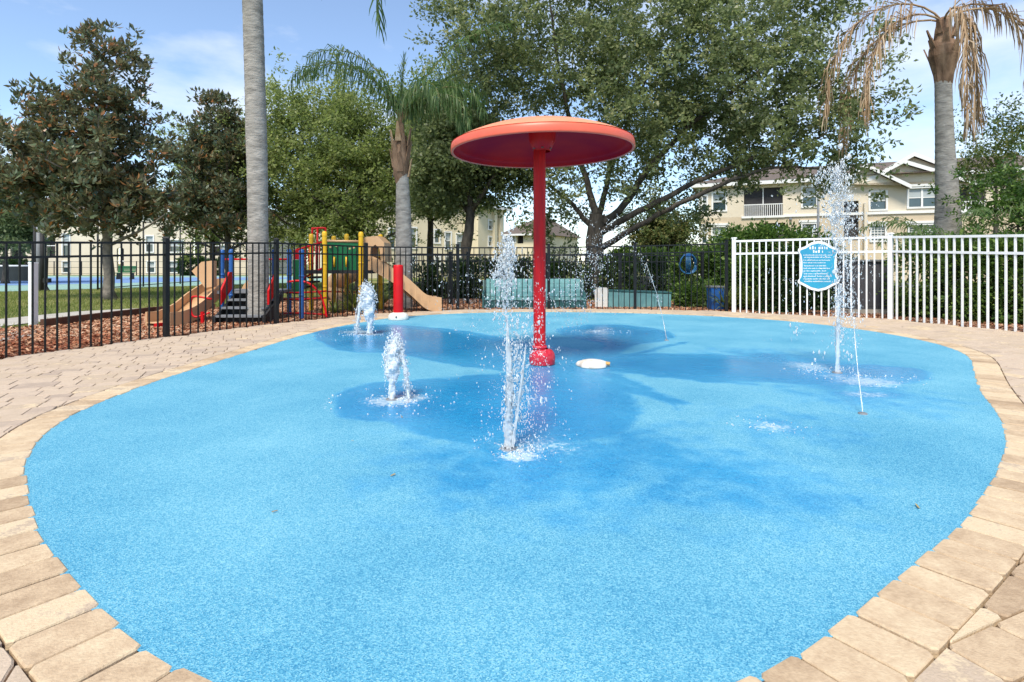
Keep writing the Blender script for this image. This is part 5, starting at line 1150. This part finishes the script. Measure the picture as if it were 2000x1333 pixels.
build('green_panel', MB().prism([A(572, 508, 11.2), A(586, 508, 11.2), A(586, 575, 11.2), A(572, 575, 11.2)], None, (0, 0.03, 0)), M_green, ps)
build('red_panel', MB().prism([A(573, 489, 11.25), A(584, 489, 11.25), A(584, 507, 11.25), A(573, 507, 11.25)], None, (0, 0.03, 0)), M_red, ps)
# arch climber
for dy in (0.0, 0.55):
    arcp = smooth_path([A(562, 551, 11.3 - dy), A(585, 549, 11.3 - dy), A(607, 556, 11.3 - dy), A(625, 575, 11.3 - dy), A(634, 600, 11.3 - dy), A(638, 620, 11.3 - dy)])
    build('climber_rail', MB().tube(arcp, 0.02, 8), M_red, ps, True)
for px, py in ((598, 553), (617, 566), (629, 586), (635, 606)):
    build('rung', MB().tube([A(px, py, 11.3), A(px, py + (0.55 * 0), 10.75)], 0.016, 8), M_red, ps, True)
for y0, y1 in ((572, 569), (585, 582), (612, 615)): build('cross_bar', MB().tube([A(552, y0, 11.3), A(592, y0, 11.1), A(637, y1, 11.0)], 0.016, 8), M_red, ps, True)

# ------------------------------------------------------------------ playground: yellow tower
pt = thing('play_tower', 'yellow-post play tower with green panel, red rails and tan slide', 'play structure', (XY(670, 12.2), 12.2, GZ))
for px, yt, Y_ in ((608, 457, 12.6), (634, 452, 11.5), (652, 461, 13.0), (677, 457, 13.0), (705, 453, 11.9), (743, 458, 12.9)): capped_post(pt, px, yt, Y_, M_yellow, 0.05)
Yt = 12.05
build('green_panel', MB().prism([A(639, 472, Yt), A(699, 473, Yt + 0.1), A(699, 528, Yt + 0.1), A(639, 528, Yt)], None, (0, 0.035, 0)), M_green, pt)
for px in (652.5, 676.5): build('yellow_pin', MB().tube([A(px, 502, Yt - 0.01), A(px, 522, Yt - 0.01)], 0.022, 8), M_yellow, pt, True)
for px, py in ((645, 483), (657, 481), (683, 486), (691, 484)): build('peg', MB().tube([A(px, py, Yt + 0.02), A(px, py, Yt - 0.04)], 0.022, 8), M_tan, pt)
build('panel_top', MB().tube([A(638, 471, Yt), A(700, 472, Yt + 0.1)], 0.025, 8), M_tan, pt, True)
zt_ = A(0, 531, 12.3)[2]
build('deck', MB().box((XY(668, 12.4), 12.45, zt_), (XY(744, 12.4) - XY(606, 12.4), 1.0, 0.07)), M_dark, pt)
# ladder arch
build('arch_rail', MB().tube(smooth_path([A(610, 528, 12.75), A(610, 452, 12.75), A(613, 447, 12.75), A(634, 446, 12.75), A(636, 452, 12.75), A(636, 470, 12.75)]), 0.022, 8), M_red, pt, True)
build('arch_post', MB().tube([A(620, 447, 12.75), A(620, 528, 12.75)], 0.022, 8), M_red, pt, True)
# ramp stairs with red balusters down to the left
for dy in (0.0, 0.6):
    build('stair_rail', MB().tube([A(630, 473, 12.1 + dy), A(578, 489, 12.1 + dy)], 0.02, 8), M_red, pt, True)
    build('stair_rail', MB().tube([A(630, 524, 12.1 + dy), A(590, 545, 12.1 + dy)], 0.02, 8), M_red, pt, True)
    for k in range(6):
        t = k / 5; build('baluster', MB().tube([A(624 - 34 * t, 475 + 10 * t, 12.1 + dy), A(624 - 34 * t, 527 + 17 * t, 12.1 + dy)], 0.012, 6), M_red, pt, True)
for k in range(4):
    q_ = A(628 - 10 * k, 533 + 9 * k, 12.4); build('step', MB().box((q_[0], 12.4, q_[2]), (0.2, 0.56, 0.04)), M_dark, pt)
# hood and slide to the right
hd = MB().prism([A(709, 466, 12.0), A(718, 463, 12.0), A(737, 461, 12.0), A(750, 474, 12.0), A(752, 512, 12.0), A(744, 511, 12.0), A(741, 486, 12.0), A(733, 478, 12.0), A(724, 485, 12.0), A(722, 508, 12.0), A(709, 509, 12.0)], None, (0, 0.7, 0))
build('slide_hood', hd, M_tan, pt)
sl = trough(pt, 'slide', smooth_path([A(712, 521, 12.3), A(735, 524, 12.3), A(770, 547, 12.35), A(805, 576, 12.5), A(830, 596, 12.6), A(858, 601, 12.7)]), 0.5, 0.24, M_tan)
for k in range(9):
    t = k / 8; q_ = A(735 + 100 * t, 518 + 74 * t, 12.0); build('slide_rib', MB().box((q_[0], 11.97 + 0.2 * t, q_[2] + 0.03), (0.02, 0.02, 0.2)), M_tan, sl)
# tube slide behind
build('tube_slide', MB().tube(smooth_path([A(690, 530, 13.4), A(672, 540, 13.6), A(655, 560, 13.8), A(675, 585, 13.6), A(705, 592, 13.4)]), 0.24, 14), M_tan, pt, True)
build('kick_bar', MB().tube([A(640, 570, 13.3), A(700, 571, 13.3)], 0.02, 6), M_red, pt, True)

# ------------------------------------------------------------------ playground timber edging, court furniture, posts
def beam(pts, label):
    t0 = thing('timber_edging', label, 'edging', pts[0])
    for a, b2_ in zip(pts[:-1], pts[1:]):
        a, b2_ = Vector(a), Vector(b2_); d = b2_ - a; k = max(1, int(d.length / 1.3))
        for i in range(k):
            p0 = a + d * i / k; p1 = a + d * ((i + 1) / k - 0.006); m_ = (p0 + p1) / 2
            build('timber', MB().box((m_.x, m_.y, GZ + 0.07), ((p1 - p0).length, 0.10, 0.15), rz=math.atan2(d.y, d.x)), M_timber, t0)
beam([G(84, 641, GZ), G(300, 613, GZ), G(420, 606, GZ)], 'dark timber edging along the mulch in front of the concrete path')
beam([G(545, 592, GZ), G(640, 589, GZ), G(730, 588, GZ)], 'dark timber edging behind the yellow play tower')
wp = G(65, 637, GZ); s_ = wp[1] / F
wr = thing('white_post', 'square white post with a teal panel beside the concrete path', 'post', wp)
build('shaft', MB().box((wp[0], wp[1], (122 * s_ + 2 * GZ) / 2), (11 * s_, 0.09, 122 * s_)), M_white, wr)
build('cap', MB().box((wp[0], wp[1], 122 * s_ + GZ + 0.01), (12.5 * s_, 0.105, 0.02), taper=0.9), M_white, wr)
M_aqua = mat('aqua_panel', (0.25, 0.60, 0.58, 1), (0.22, 0.53, 0.52, 1), 3, 0.5)
build('panel', MB().box((wp[0] - 7.5 * s_, wp[1] + 0.02, 92 * s_), (3.5 * s_, 0.05, 60 * s_)), M_aqua, wr)
# floodlight pole cluster by the court
Y = 21.8; lp = thing('light_pole', 'dark steel pole cluster by the near corner of the tennis court', 'pole', (XY(80, Y), Y, GZ))
for px, w_, yt in ((68, 0.10, 440), (76, 0.16, 436), (83, 0.12, 444)):
    build('pole', MB().tube([(XY(px, Y), Y, GZ), A(px, yt, Y)], w_ * 0.55, 10), M_dark if px != 76 else M_grey, lp, True)
build('junction_box', MB().box(A(92, 548, Y - 0.2), (0.22, 0.15, 0.16)), M_dark, lp)
build('brace', MB().prism([A(84, 500, Y), A(90, 500, Y), A(88, 560, Y), (XY(94, Y), Y, GZ), (XY(82, Y), Y, GZ)], None, (0, 0.12, 0)), M_dark, lp)
# court fence: tall posts and rails
cf = thing('court_fence', 'tall thin black fence posts and rails around the tennis court', 'fence', (-19, 22, GZ))
for px, Y_ in ((191, 22.3), (280, 26.0), (352, 29.5), (413, 33)):
    build('post', MB().tube([(XY(px, Y_), Y_, GZ), (XY(px, Y_), Y_, 3.0)], 0.035, 8), M_black, cf, True)
for (p0, Y0), (p1, Y1) in (((191, 22.3), (280, 26.0)), ((280, 26.0), (352, 29.5)), ((352, 29.5), (413, 33))):
    for z in (0.06, 2.98): build('rail', MB().tube([(XY(p0, Y0), Y0, z), (XY(p1, Y1), Y1, z)], 0.022, 6), M_black, cf)
fc = thing('court_fence', 'low dark fence along the far side of the tennis court', 'fence', (-40, 49.2, GZ))
for i in range(18):
    x = -52 + i * 2.4; build('post', MB().box((x, 49.2, 0.6), (0.06, 0.06, 1.3)), M_black, fc)
for z in (0.15, 0.7, 1.2): build('rail', MB().box((-31.6, 49.2, z), (41, 0.03, 0.03)), M_black, fc)
# net
Y = 33.0; nt = thing('tennis_net', 'dark tennis net with a white top band at the far left', 'net', (XY(20, Y), Y, GZ))
M_net = mat('net_mesh', (0.035, 0.045, 0.045, 1), (0.02, 0.025, 0.025, 1), 40, 0.9)
build('mesh_panel', MB().box((XY(-20, Y), Y, 0.45), (XY(60, Y) - XY(-100, Y), 0.02, 0.86)), M_net, nt)
build('top_band', MB().box((XY(-20, Y), Y - 0.015, 0.92), (XY(60, Y) - XY(-100, Y), 0.02, 0.08)), M_white, nt)
build('net_post', MB().tube([(XY(60, Y), Y, GZ), (XY(60, Y), Y, 1.0)], 0.05, 8), M_black, nt)
# green park bench by the court
Y = 38.0; gb = thing('park_bench', 'dark green slatted park bench on the far side of the tennis court', 'bench', (XY(245, Y), Y, GZ))
x0, x1 = XY(228, Y), XY(263, Y)
for i in range(4): build('back_slat', MB().box(((x0 + x1) / 2, Y + 0.1 + 0.02 * i, 0.50 + 0.11 * i), (x1 - x0, 0.03, 0.09)), M_green, gb)
for i in range(4): build('seat_slat', MB().box(((x0 + x1) / 2, Y - 0.3 + 0.1 * i, 0.42), (x1 - x0, 0.085, 0.035)), M_green, gb)
for x in (x0 + 0.15, x1 - 0.15): build('leg', MB().prism([(x, Y - 0.3, GZ), (x, Y - 0.22, 0.40), (x, Y + 0.1, 0.40), (x, Y + 0.14, GZ)], None, (0.05, 0, 0)), M_black, gb)
# wooden utility pole and grey light pole
Y = 30.0; up_ = thing('utility_pole', 'brown wooden pole in front of the cream building', 'pole', (XY(842, Y), Y, GZ))
build('shaft', MB().tube([(XY(842, Y), Y, GZ), (XY(842, Y), Y, 4.6), (XY(842, Y), Y, 8.5)], [0.13, 0.12, 0.10], 10), mat('weathered_wood', (0.22, 0.15, 0.10, 1), (0.13, 0.09, 0.06, 1), 6, 0.9, stretch=(4, 4, 0.4)), up_, True)
build('crossarm', MB().box((XY(842, Y), Y - 0.12, 8.1), (1.6, 0.1, 0.12)), M_timber, up_)
Y = 27.0; gl = thing('lamp_post', 'thin grey lamp post in front of the right-hand building', 'lamp post', (XY(1598, Y), Y, GZ))
build('shaft', MB().tube([(XY(1598, Y), Y, GZ), (XY(1598, Y), Y, 2), A(1598, 330, Y)], [0.075, 0.06, 0.045], 10), M_grey, gl, True)
build('lamp_head', MB().box(A(1598, 328, Y - 0.2), (0.2, 0.6, 0.1), taper=0.7), M_grey, gl)
build('base', MB().lathe([(0.16, 0), (0.16, 0.12), (0.09, 0.3)], (XY(1598, Y), Y, GZ), 12), M_grey, gl)
# electrical cabinet behind low bench
Y = 18.5; ub = thing('utility_box', 'pale grey rounded utility box behind the low teal bench', 'utility box', (XY(1275, Y), Y, GZ))
build('body', MB().prism([(XY(1240, Y), Y, GZ), (XY(1314, Y), Y, GZ), A(1312, 548, Y), A(1300, 541, Y), A(1250, 541, Y), A(1240, 546, Y)], None, (0, 0.8, 0)), M_concrete, ub)
build('door_seam', MB().box(A(1276, 560, Y - 0.008), (0.02, 0.02, 0.5)), M_grey, ub)

# ------------------------------------------------------------------ buildings
class Facade:
    def __init__(s, name, label, pL, pR):
        """pL, pR: (px, Y) of left and right ends on the ground; the outward normal faces the camera"""
        s.a = Vector((XY(*pL), pL[1], 0)); s.b = Vector((XY(*pR), pR[1], 0)); s.d = (s.b - s.a).normalized(); s.n = Vector((s.d.y, -s.d.x, 0)); s.L = (s.b - s.a).length
        s.root = thing(name, label, 'building', (s.a.x, s.a.y, GZ))
    def u(s, px, off=0.0):
        o = s.a + s.n * off; k = (px - CX) / F; return (k * o.y - o.x) / (s.d.x - k * s.d.y)
    def z(s, px, py, off=0.0):
        q_ = s.a + s.n * off + s.d * s.u(px, off); return CAM_H - (py - CY) * q_.y / F
    def P(s, u, z, off): q_ = s.a + s.d * u + s.n * off; return Vector((q_.x, q_.y, z))
    def box(s, name, u0, u1, z0, z1, o0, o1, material, parent=None):
        return build(name, MB().prism([s.P(u0, z0, o0), s.P(u1, z0, o0), s.P(u1, z1, o0), s.P(u0, z1, o0)], None, s.n * (o1 - o0)), material, parent or s.root)
    def wall(s, name, u0, u1, z0, z1, holes, material, th=0.25, off=0.0):
        """wall with rectangular openings: built from strips; front face at offset off"""
        us = sorted({u0, u1, *[h[0] for h in holes], *[h[1] for h in holes]}); zs = sorted({z0, z1, *[h[2] for h in holes], *[h[3] for h in holes]})
        us = [q_ for q_ in us if u0 - 1e-6 <= q_ <= u1 + 1e-6]; zs = [q_ for q_ in zs if z0 - 1e-6 <= q_ <= z1 + 1e-6]
        b0 = bmesh.new(); o = origin_of(s.root); vd = {}
        def vt(i, j):
            if (i, j) not in vd: vd[(i, j)] = b0.verts.new(s.P(us[i], zs[j], off) - o)
            return vd[(i, j)]
        fs = []
        for i in range(len(us) - 1):
            for j in range(len(zs) - 1):
                cu, cz = (us[i] + us[i + 1]) / 2, (zs[j] + zs[j + 1]) / 2
                if any(h[0] < cu < h[1] and h[2] < cz < h[3] for h in holes): continue
                fs.append(b0.faces.new((vt(i, j), vt(i + 1, j), vt(i + 1, j + 1), vt(i, j + 1))))
        r_ = bmesh.ops.extrude_face_region(b0, geom=fs)
        for g_ in r_['geom']:
            if isinstance(g_, bmesh.types.BMVert): g_.co -= s.n * th
        bmesh.ops.recalc_face_normals(b0, faces=b0.faces); me_ = bpy.data.meshes.new(name); b0.to_mesh(me_); b0.free()
        return link(name, me_, material, s.root)
    def window(s, u0, u1, z0, z1, off=0.0, grid=False, blind=True, mull=0, header=False):
        w = thing_part('window', s.root); t = 0.11
        s.box('sill', u0 - t, u1 + t, z0 - t, z0, off + 0.003, off + 0.07, M_trim, w); s.box('head', u0 - t, u1 + t, z1, z1 + t, off + 0.003, off + 0.06, M_trim, w)
        s.box('jamb', u0 - t, u0, z0, z1, off + 0.003, off + 0.055, M_trim, w); s.box('jamb', u1, u1 + t, z0, z1, off + 0.003, off + 0.055, M_trim, w)
        if header: s.box('header', u0 - t - 0.1, u1 + t + 0.1, z1 + t, z1 + t + 0.14, off + 0.003, off + 0.10, M_trim, w)
        zm = (z0 + z1) / 2
        s.box('pane', u0, u1, z0, zm - 0.025, off - 0.13, off - 0.11, M_glass, w)
        s.box('pane', u0, u1, zm + 0.025, z1, off - 0.11, off - 0.09, M_blind if blind else M_glass, w)
        s.box('meeting_rail', u0, u1, zm - 0.025, zm + 0.025, off - 0.12, off - 0.07, M_trim, w)
        for k in range(mull):
            uc = u0 + (u1 - u0) * (k + 1) / (mull + 1); s.box('mullion', uc - 0.05, uc + 0.05, z0, z1, off - 0.085, off - 0.04, M_trim, w)
        if grid:
            for k in range(3): uc = u0 + (u1 - u0) * (k + 1) / 4; s.box('glazing_bar', uc - 0.015, uc + 0.015, z0, z1, off - 0.088, off - 0.06, M_trim, w)
            for k in (1, 2, 4, 5): zc = z0 + (z1 - z0) * k / 6; s.box('glazing_bar', u0, u1, zc - 0.015, zc + 0.015, off - 0.086, off - 0.062, M_trim, w)
        return w
def thing_part(name, parent):
    o = bpy.data.objects.new(name, None); COL.objects.link(o); o.parent = parent; return o

# right-hand building
fr = Facade('apartment_building', 'tan two-storey apartment building with gables and screened balcony at the right', (1365, 38.5), (2080, 31.2))
U = fr.u
def H(px0, px1, y0, y1, off=0.0):
    m_ = (px0 + px1) / 2; return (U(px0, off), U(px1, off), fr.z(m_, y1, off), fr.z(m_, y0, off))
eave = 6.25; band = fr.z(1600, 420)
w1 = [H(1373, 1380, 384, 413), H(1393, 1417, 378, 411), H(1568, 1594, 366, 403), H(1700, 1730, 376, 409), H(1775, 1828, 368, 404)]
w2 = [H(1372, 1380, 445, 475), H(1392, 1418, 444, 475), H(1567, 1594, 438, 466), H(1702, 1728, 441, 470), H(1776, 1830, 440, 466)]
balc = H(1453, 1529, 367, 422); arch = H(1478, 1534, 436, 475); ent = H(1648, 1677, 393, 470); balc2 = H(1868, 1925, 365, 413)
holes = w1 + w2 + [balc, arch, ent, balc2]
fr.wall('wall', 0, fr.L, band, eave, [h for h in holes], M_stucco)
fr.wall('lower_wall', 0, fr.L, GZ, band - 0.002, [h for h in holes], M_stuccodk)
fr.box('string_course', U(1531), fr.L, band - 0.08, band + 0.08, 0.003, 0.09, M_trim)
for i, h in enumerate(w1): fr.window(*h, mull=1 if i == 4 else 0, header=(i == 4))
for i, h in enumerate(w2): fr.window(*h, grid=i >= 2, blind=i < 2, header=True, mull=1 if i == 4 else 0)
def balcony(h, mid=True):
    bl = thing_part('balcony', fr.root)
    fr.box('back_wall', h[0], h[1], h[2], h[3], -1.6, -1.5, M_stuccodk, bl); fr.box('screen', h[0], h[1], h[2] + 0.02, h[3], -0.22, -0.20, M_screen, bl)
    fr.box('floor_slab', h[0] - 0.15, h[1] + 0.1, h[2] - 0.14, h[2], -1.5, 0.10, M_trim, bl)
    zr = h[2] + (h[3] - h[2]) * 0.42
    fr.box('hand_rail', h[0], h[1], zr - 0.06, zr, 0.0, 0.06, M_trim, bl)
    n_ = int((h[1] - h[0]) / 0.12)
    for k in range(n_): uc = h[0] + (h[1] - h[0]) * (k + 0.5) / n_; fr.box('baluster', uc - 0.02, uc + 0.02, h[2], zr - 0.06, 0.01, 0.045, M_trim, bl)
    if mid: uc = (h[0] + h[1]) / 2; fr.box('screen_post', uc - 0.03, uc + 0.03, h[2], h[3], -0.20, -0.14, M_trim, bl)
balcony(balc); balcony(balc2)
fr.box('porch_screen', arch[0] - 0.1, arch[1] + 0.1, arch[2], arch[3] + 0.1, -0.34, -0.28, M_screen)
fr.box('entry_recess', ent[0] - 0.1, ent[1] + 0.1, ent[2], ent[3] + 0.1, -0.34, -0.28, M_screen)
fr.box('entry_column', U(1686), U(1692), GZ, fr.z(1689, 398), 0.02, 0.35, M_stucco); fr.box('corner_board', -0.02, 0.12, GZ, eave, 0.003, 0.05, M_trim)
fr.box('fascia', -0.5, U(1680), eave - 0.05, eave + 0.20, 0.30, 0.48, M_trim); fr.box('fascia', U(1860), fr.L, eave - 0.05, eave + 0.20, 0.30, 0.48, M_trim)
fr.box('soffit', -0.5, U(1680), eave - 0.02, eave + 0.03, -0.3, 0.298, M_trim); fr.box('soffit', U(1860), fr.L, eave - 0.02, eave + 0.03, -0.3, 0.298, M_trim)
# side wall and roof
sd_ = -fr.n * 12.0
build('side_wall', MB().prism([fr.P(0.001, GZ, -0.26), fr.P(0.001, eave, -0.26), fr.P(0.001, eave, -12), fr.P(0.001, GZ, -12)], None, fr.d * 0.2), M_stucco, fr.root)
rh = 1.9
rf = MB().add([fr.P(-0.6, eave + 0.2, 0.5), fr.P(fr.L, eave + 0.2, 0.5), fr.P(fr.L, eave + rh, -6), fr.P(4.5, eave + rh, -6), fr.P(-0.6, eave + 0.2, -12.5), fr.P(fr.L, eave + 0.2, -12.5)], [(0, 1, 2, 3), (0, 3, 4), (3, 2, 5, 4), (1, 5, 2), (0, 4, 5, 1)])
build('roof', rf, M_roof, fr.root)
# gables
def gable(pl, pa, pr, off, dep, label):
    """apex pixel and eave pixels on the plane at offset off"""
    ul, ur, ua = U(pl[0], off), U(pr[0], off), U(pa[0], off); zl, zr, za = fr.z(*pl, off), fr.z(*pr, off), fr.z(*pa, off)
    build('gable_wall', MB().prism([fr.P(ul + 0.2, eave - 0.3, off), fr.P(ur - 0.2, eave - 0.3, off), fr.P(ur - 0.2, zr, off), fr.P(ua, za - 0.1, off), fr.P(ul + 0.2, zl, off)], None, -fr.n * 0.2), M_stucco, fr.root)
    g_ = build('gable_roof', MB().add([fr.P(ul - 0.25, zl - 0.05, off + 0.3), fr.P(ua, za + 0.12, off + 0.3), fr.P(ur + 0.25, zr - 0.05, off + 0.3), fr.P(ul - 0.25, zl - 0.05, -dep), fr.P(ua, za + 0.12, -dep), fr.P(ur + 0.25, zr - 0.05, -dep), fr.P(ul - 0.25, zl - 0.2, off + 0.3), fr.P(ua, za - 0.03, off + 0.3), fr.P(ur + 0.25, zr - 0.2, off + 0.3), fr.P(ul - 0.25, zl - 0.2, -dep), fr.P(ua, za - 0.03, -dep), fr.P(ur + 0.25, zr - 0.2, -dep)], [(0, 1, 4, 3), (1, 2, 5, 4), (6, 9, 10, 7), (7, 10, 11, 8), (0, 3, 9, 6), (2, 8, 11, 5)]), M_roof, fr.root)
    for a0, a1, z0, z1 in ((ul - 0.25, ua, zl - 0.05, za + 0.12), (ua, ur + 0.25, za + 0.12, zr - 0.05)):
        build('rake_board', MB().prism([fr.P(a0, z0 - 0.22, off + 0.303), fr.P(a1, z1 - 0.22, off + 0.303), fr.P(a1, z1 + 0.02, off + 0.303), fr.P(a0, z0 + 0.02, off + 0.303)], None, fr.n * 0.05), M_trim, g_)
gable((1645, 352), (1690, 326), (1768, 362), 0.4, 5, 'a'); gable((1700, 350), (1762, 318), (1900, 357), 0.05, 6, 'b'); gable((1735, 330), (1783, 304), (1860, 332), -0.6, 7, 'c')
for px, py in ((1544, 428), (1751, 428)): fr.box('wall_lamp', U(px) - 0.08, U(px) + 0.08, fr.z(px, py + 2), fr.z(px, py - 2), 0.003, 0.15, M_grey)

# generic block used for the other buildings
def block(name, label, pL, pR, ztop, depth, wins, wallm, roof_rise, roofm=M_roof, arches=(), gable_end=False):
    f_ = Facade(name, label, pL, pR)
    hs = []
    for px0, px1, y0, y1 in wins + list(arches): m_ = (px0 + px1) / 2; hs.append((f_.u(px0), f_.u(px1), f_.z(m_, y1), f_.z(m_, y0)))
    f_.wall('wall', 0, f_.L, GZ, ztop, hs, wallm)
    for h in hs[:len(wins)]: f_.window(*h)
    for h in hs[len(wins):]:
        f_.box('porch_screen', h[0], h[1], h[2], h[3], -0.6, -0.55, M_screen)
        r_ = (h[1] - h[0]) / 2; uc = (h[0] + h[1]) / 2; zc = h[3] - r_ * 0.55
        f_.box('porch_rail', h[0], h[1], h[2] + 0.9, h[2] + 0.98, -0.15, -0.1, M_trim)
        for sg_ in (-1, 1):
            pts = [f_.P(uc + sg_ * r_, h[3] + 0.001, 0.004)] + [f_.P(uc + sg_ * r_ * math.cos(a), zc + r_ * 0.55 * math.sin(a), 0.004) for a in np.linspace(0, math.pi / 2, 7)]
            build('arch_corner', MB().prism(pts, None, -f_.n * 0.2), wallm, f_.root)
    for u0 in (0.0, f_.L - 0.2): build('side_wall', MB().prism([f_.P(u0, GZ, -0.26), f_.P(u0, ztop, -0.26), f_.P(u0, ztop, -depth), f_.P(u0, GZ, -depth)], None, f_.d * 0.2), wallm, f_.root)
    e_ = 0.5
    hp = min(depth / 2, f_.L / 2) if not gable_end else 0
    build('roof', MB().add([f_.P(-e_, ztop, e_), f_.P(f_.L + e_, ztop, e_), f_.P(f_.L + e_ - hp, ztop + roof_rise, -depth / 2), f_.P(-e_ + hp, ztop + roof_rise, -depth / 2), f_.P(-e_, ztop, -depth - e_), f_.P(f_.L + e_, ztop, -depth - e_)], [(0, 1, 2, 3), (0, 3, 4), (3, 2, 5, 4), (1, 5, 2), (0, 4, 5, 1)]), roofm, f_.root)
    f_.box('fascia', -e_, f_.L + e_, ztop - 0.15, ztop + 0.05, e_ + 0.003, e_ + 0.06, M_trim)
    return f_
mbd = block('apartment_building', 'cream apartment building behind the kinked oak left of the mushroom', (700, 40), (936, 46), 6.2, 12, [(803, 812, 446, 484), (849, 858, 450, 474), (870, 880, 455, 486), (892, 906, 458, 486), (760, 772, 448, 484), (803, 812, 502, 525), (850, 858, 503, 526), (871, 880, 503, 526), (893, 906, 503, 526)], M_cream, 2.2)
tw_ = block('apartment_building', 'cream gabled wing at the right end of the cream building', (934, 44.5), (984, 47.5), 5.6, 10, [(954, 960, 432, 448), (954, 960, 464, 480), (966, 972, 464, 480), (954, 960, 502, 522)], M_cream, 1.6)
for px in (963, 974): tw_.box('pilaster', tw_.u(px - 2.5), tw_.u(px + 2.5), GZ, 5.5, 0.003, 0.3, M_cream)
block('apartment_building', 'distant building with brown roof glimpsed left of the mushroom pole', (984, 64), (1052, 62), 4.3, 12, [(986, 994, 462, 474), (1000, 1006, 462, 474)], M_cream, 2.4, arches=[(1010, 1022, 459, 476)])
block('apartment_building', 'long tan building with arched porches behind the tennis court', (-60, 52), (500, 53), 6.0, 12, [(123, 136, 458, 500), (286, 299, 462, 492), (332, 358, 470, 492), (288, 302, 512, 532), (331, 352, 512, 532), (123, 136, 512, 532), (432, 444, 480, 500)], M_stucco, 2.3, arches=[(88, 108, 460, 500), (228, 242, 484, 530), (375, 392, 462, 500), (412, 428, 462, 500), (20, 50, 470, 505)])

# ------------------------------------------------------------------ fallen leaves and twigs on the pad and deck
M_fall = ramp_mat('fallen_leaves', [(0, (0.05, 0.03, 0.015, 1)), (0.6, (0.22, 0.12, 0.05, 1)), (1, (0.38, 0.30, 0.10, 1))], 0.8)
fp = np.vstack([rng.uniform([-2.2, 1.6], [2.4, 5.5], (6, 2)), rng.uniform([-3.0, 5.5], [4.5, 11.5], (9, 2)), rng.uniform([-5.2, 5.0], [-3.3, 8.5], (40, 2)), rng.uniform([5.2, 6.0], [7.2, 9.5], (18, 2))])
scatter_quads('fallen_leaves', np.c_[fp, np.full(len(fp), 0.004)], 0.03, 0.3, M_fall, rng.uniform(0, 1, len(fp)), 0.12)
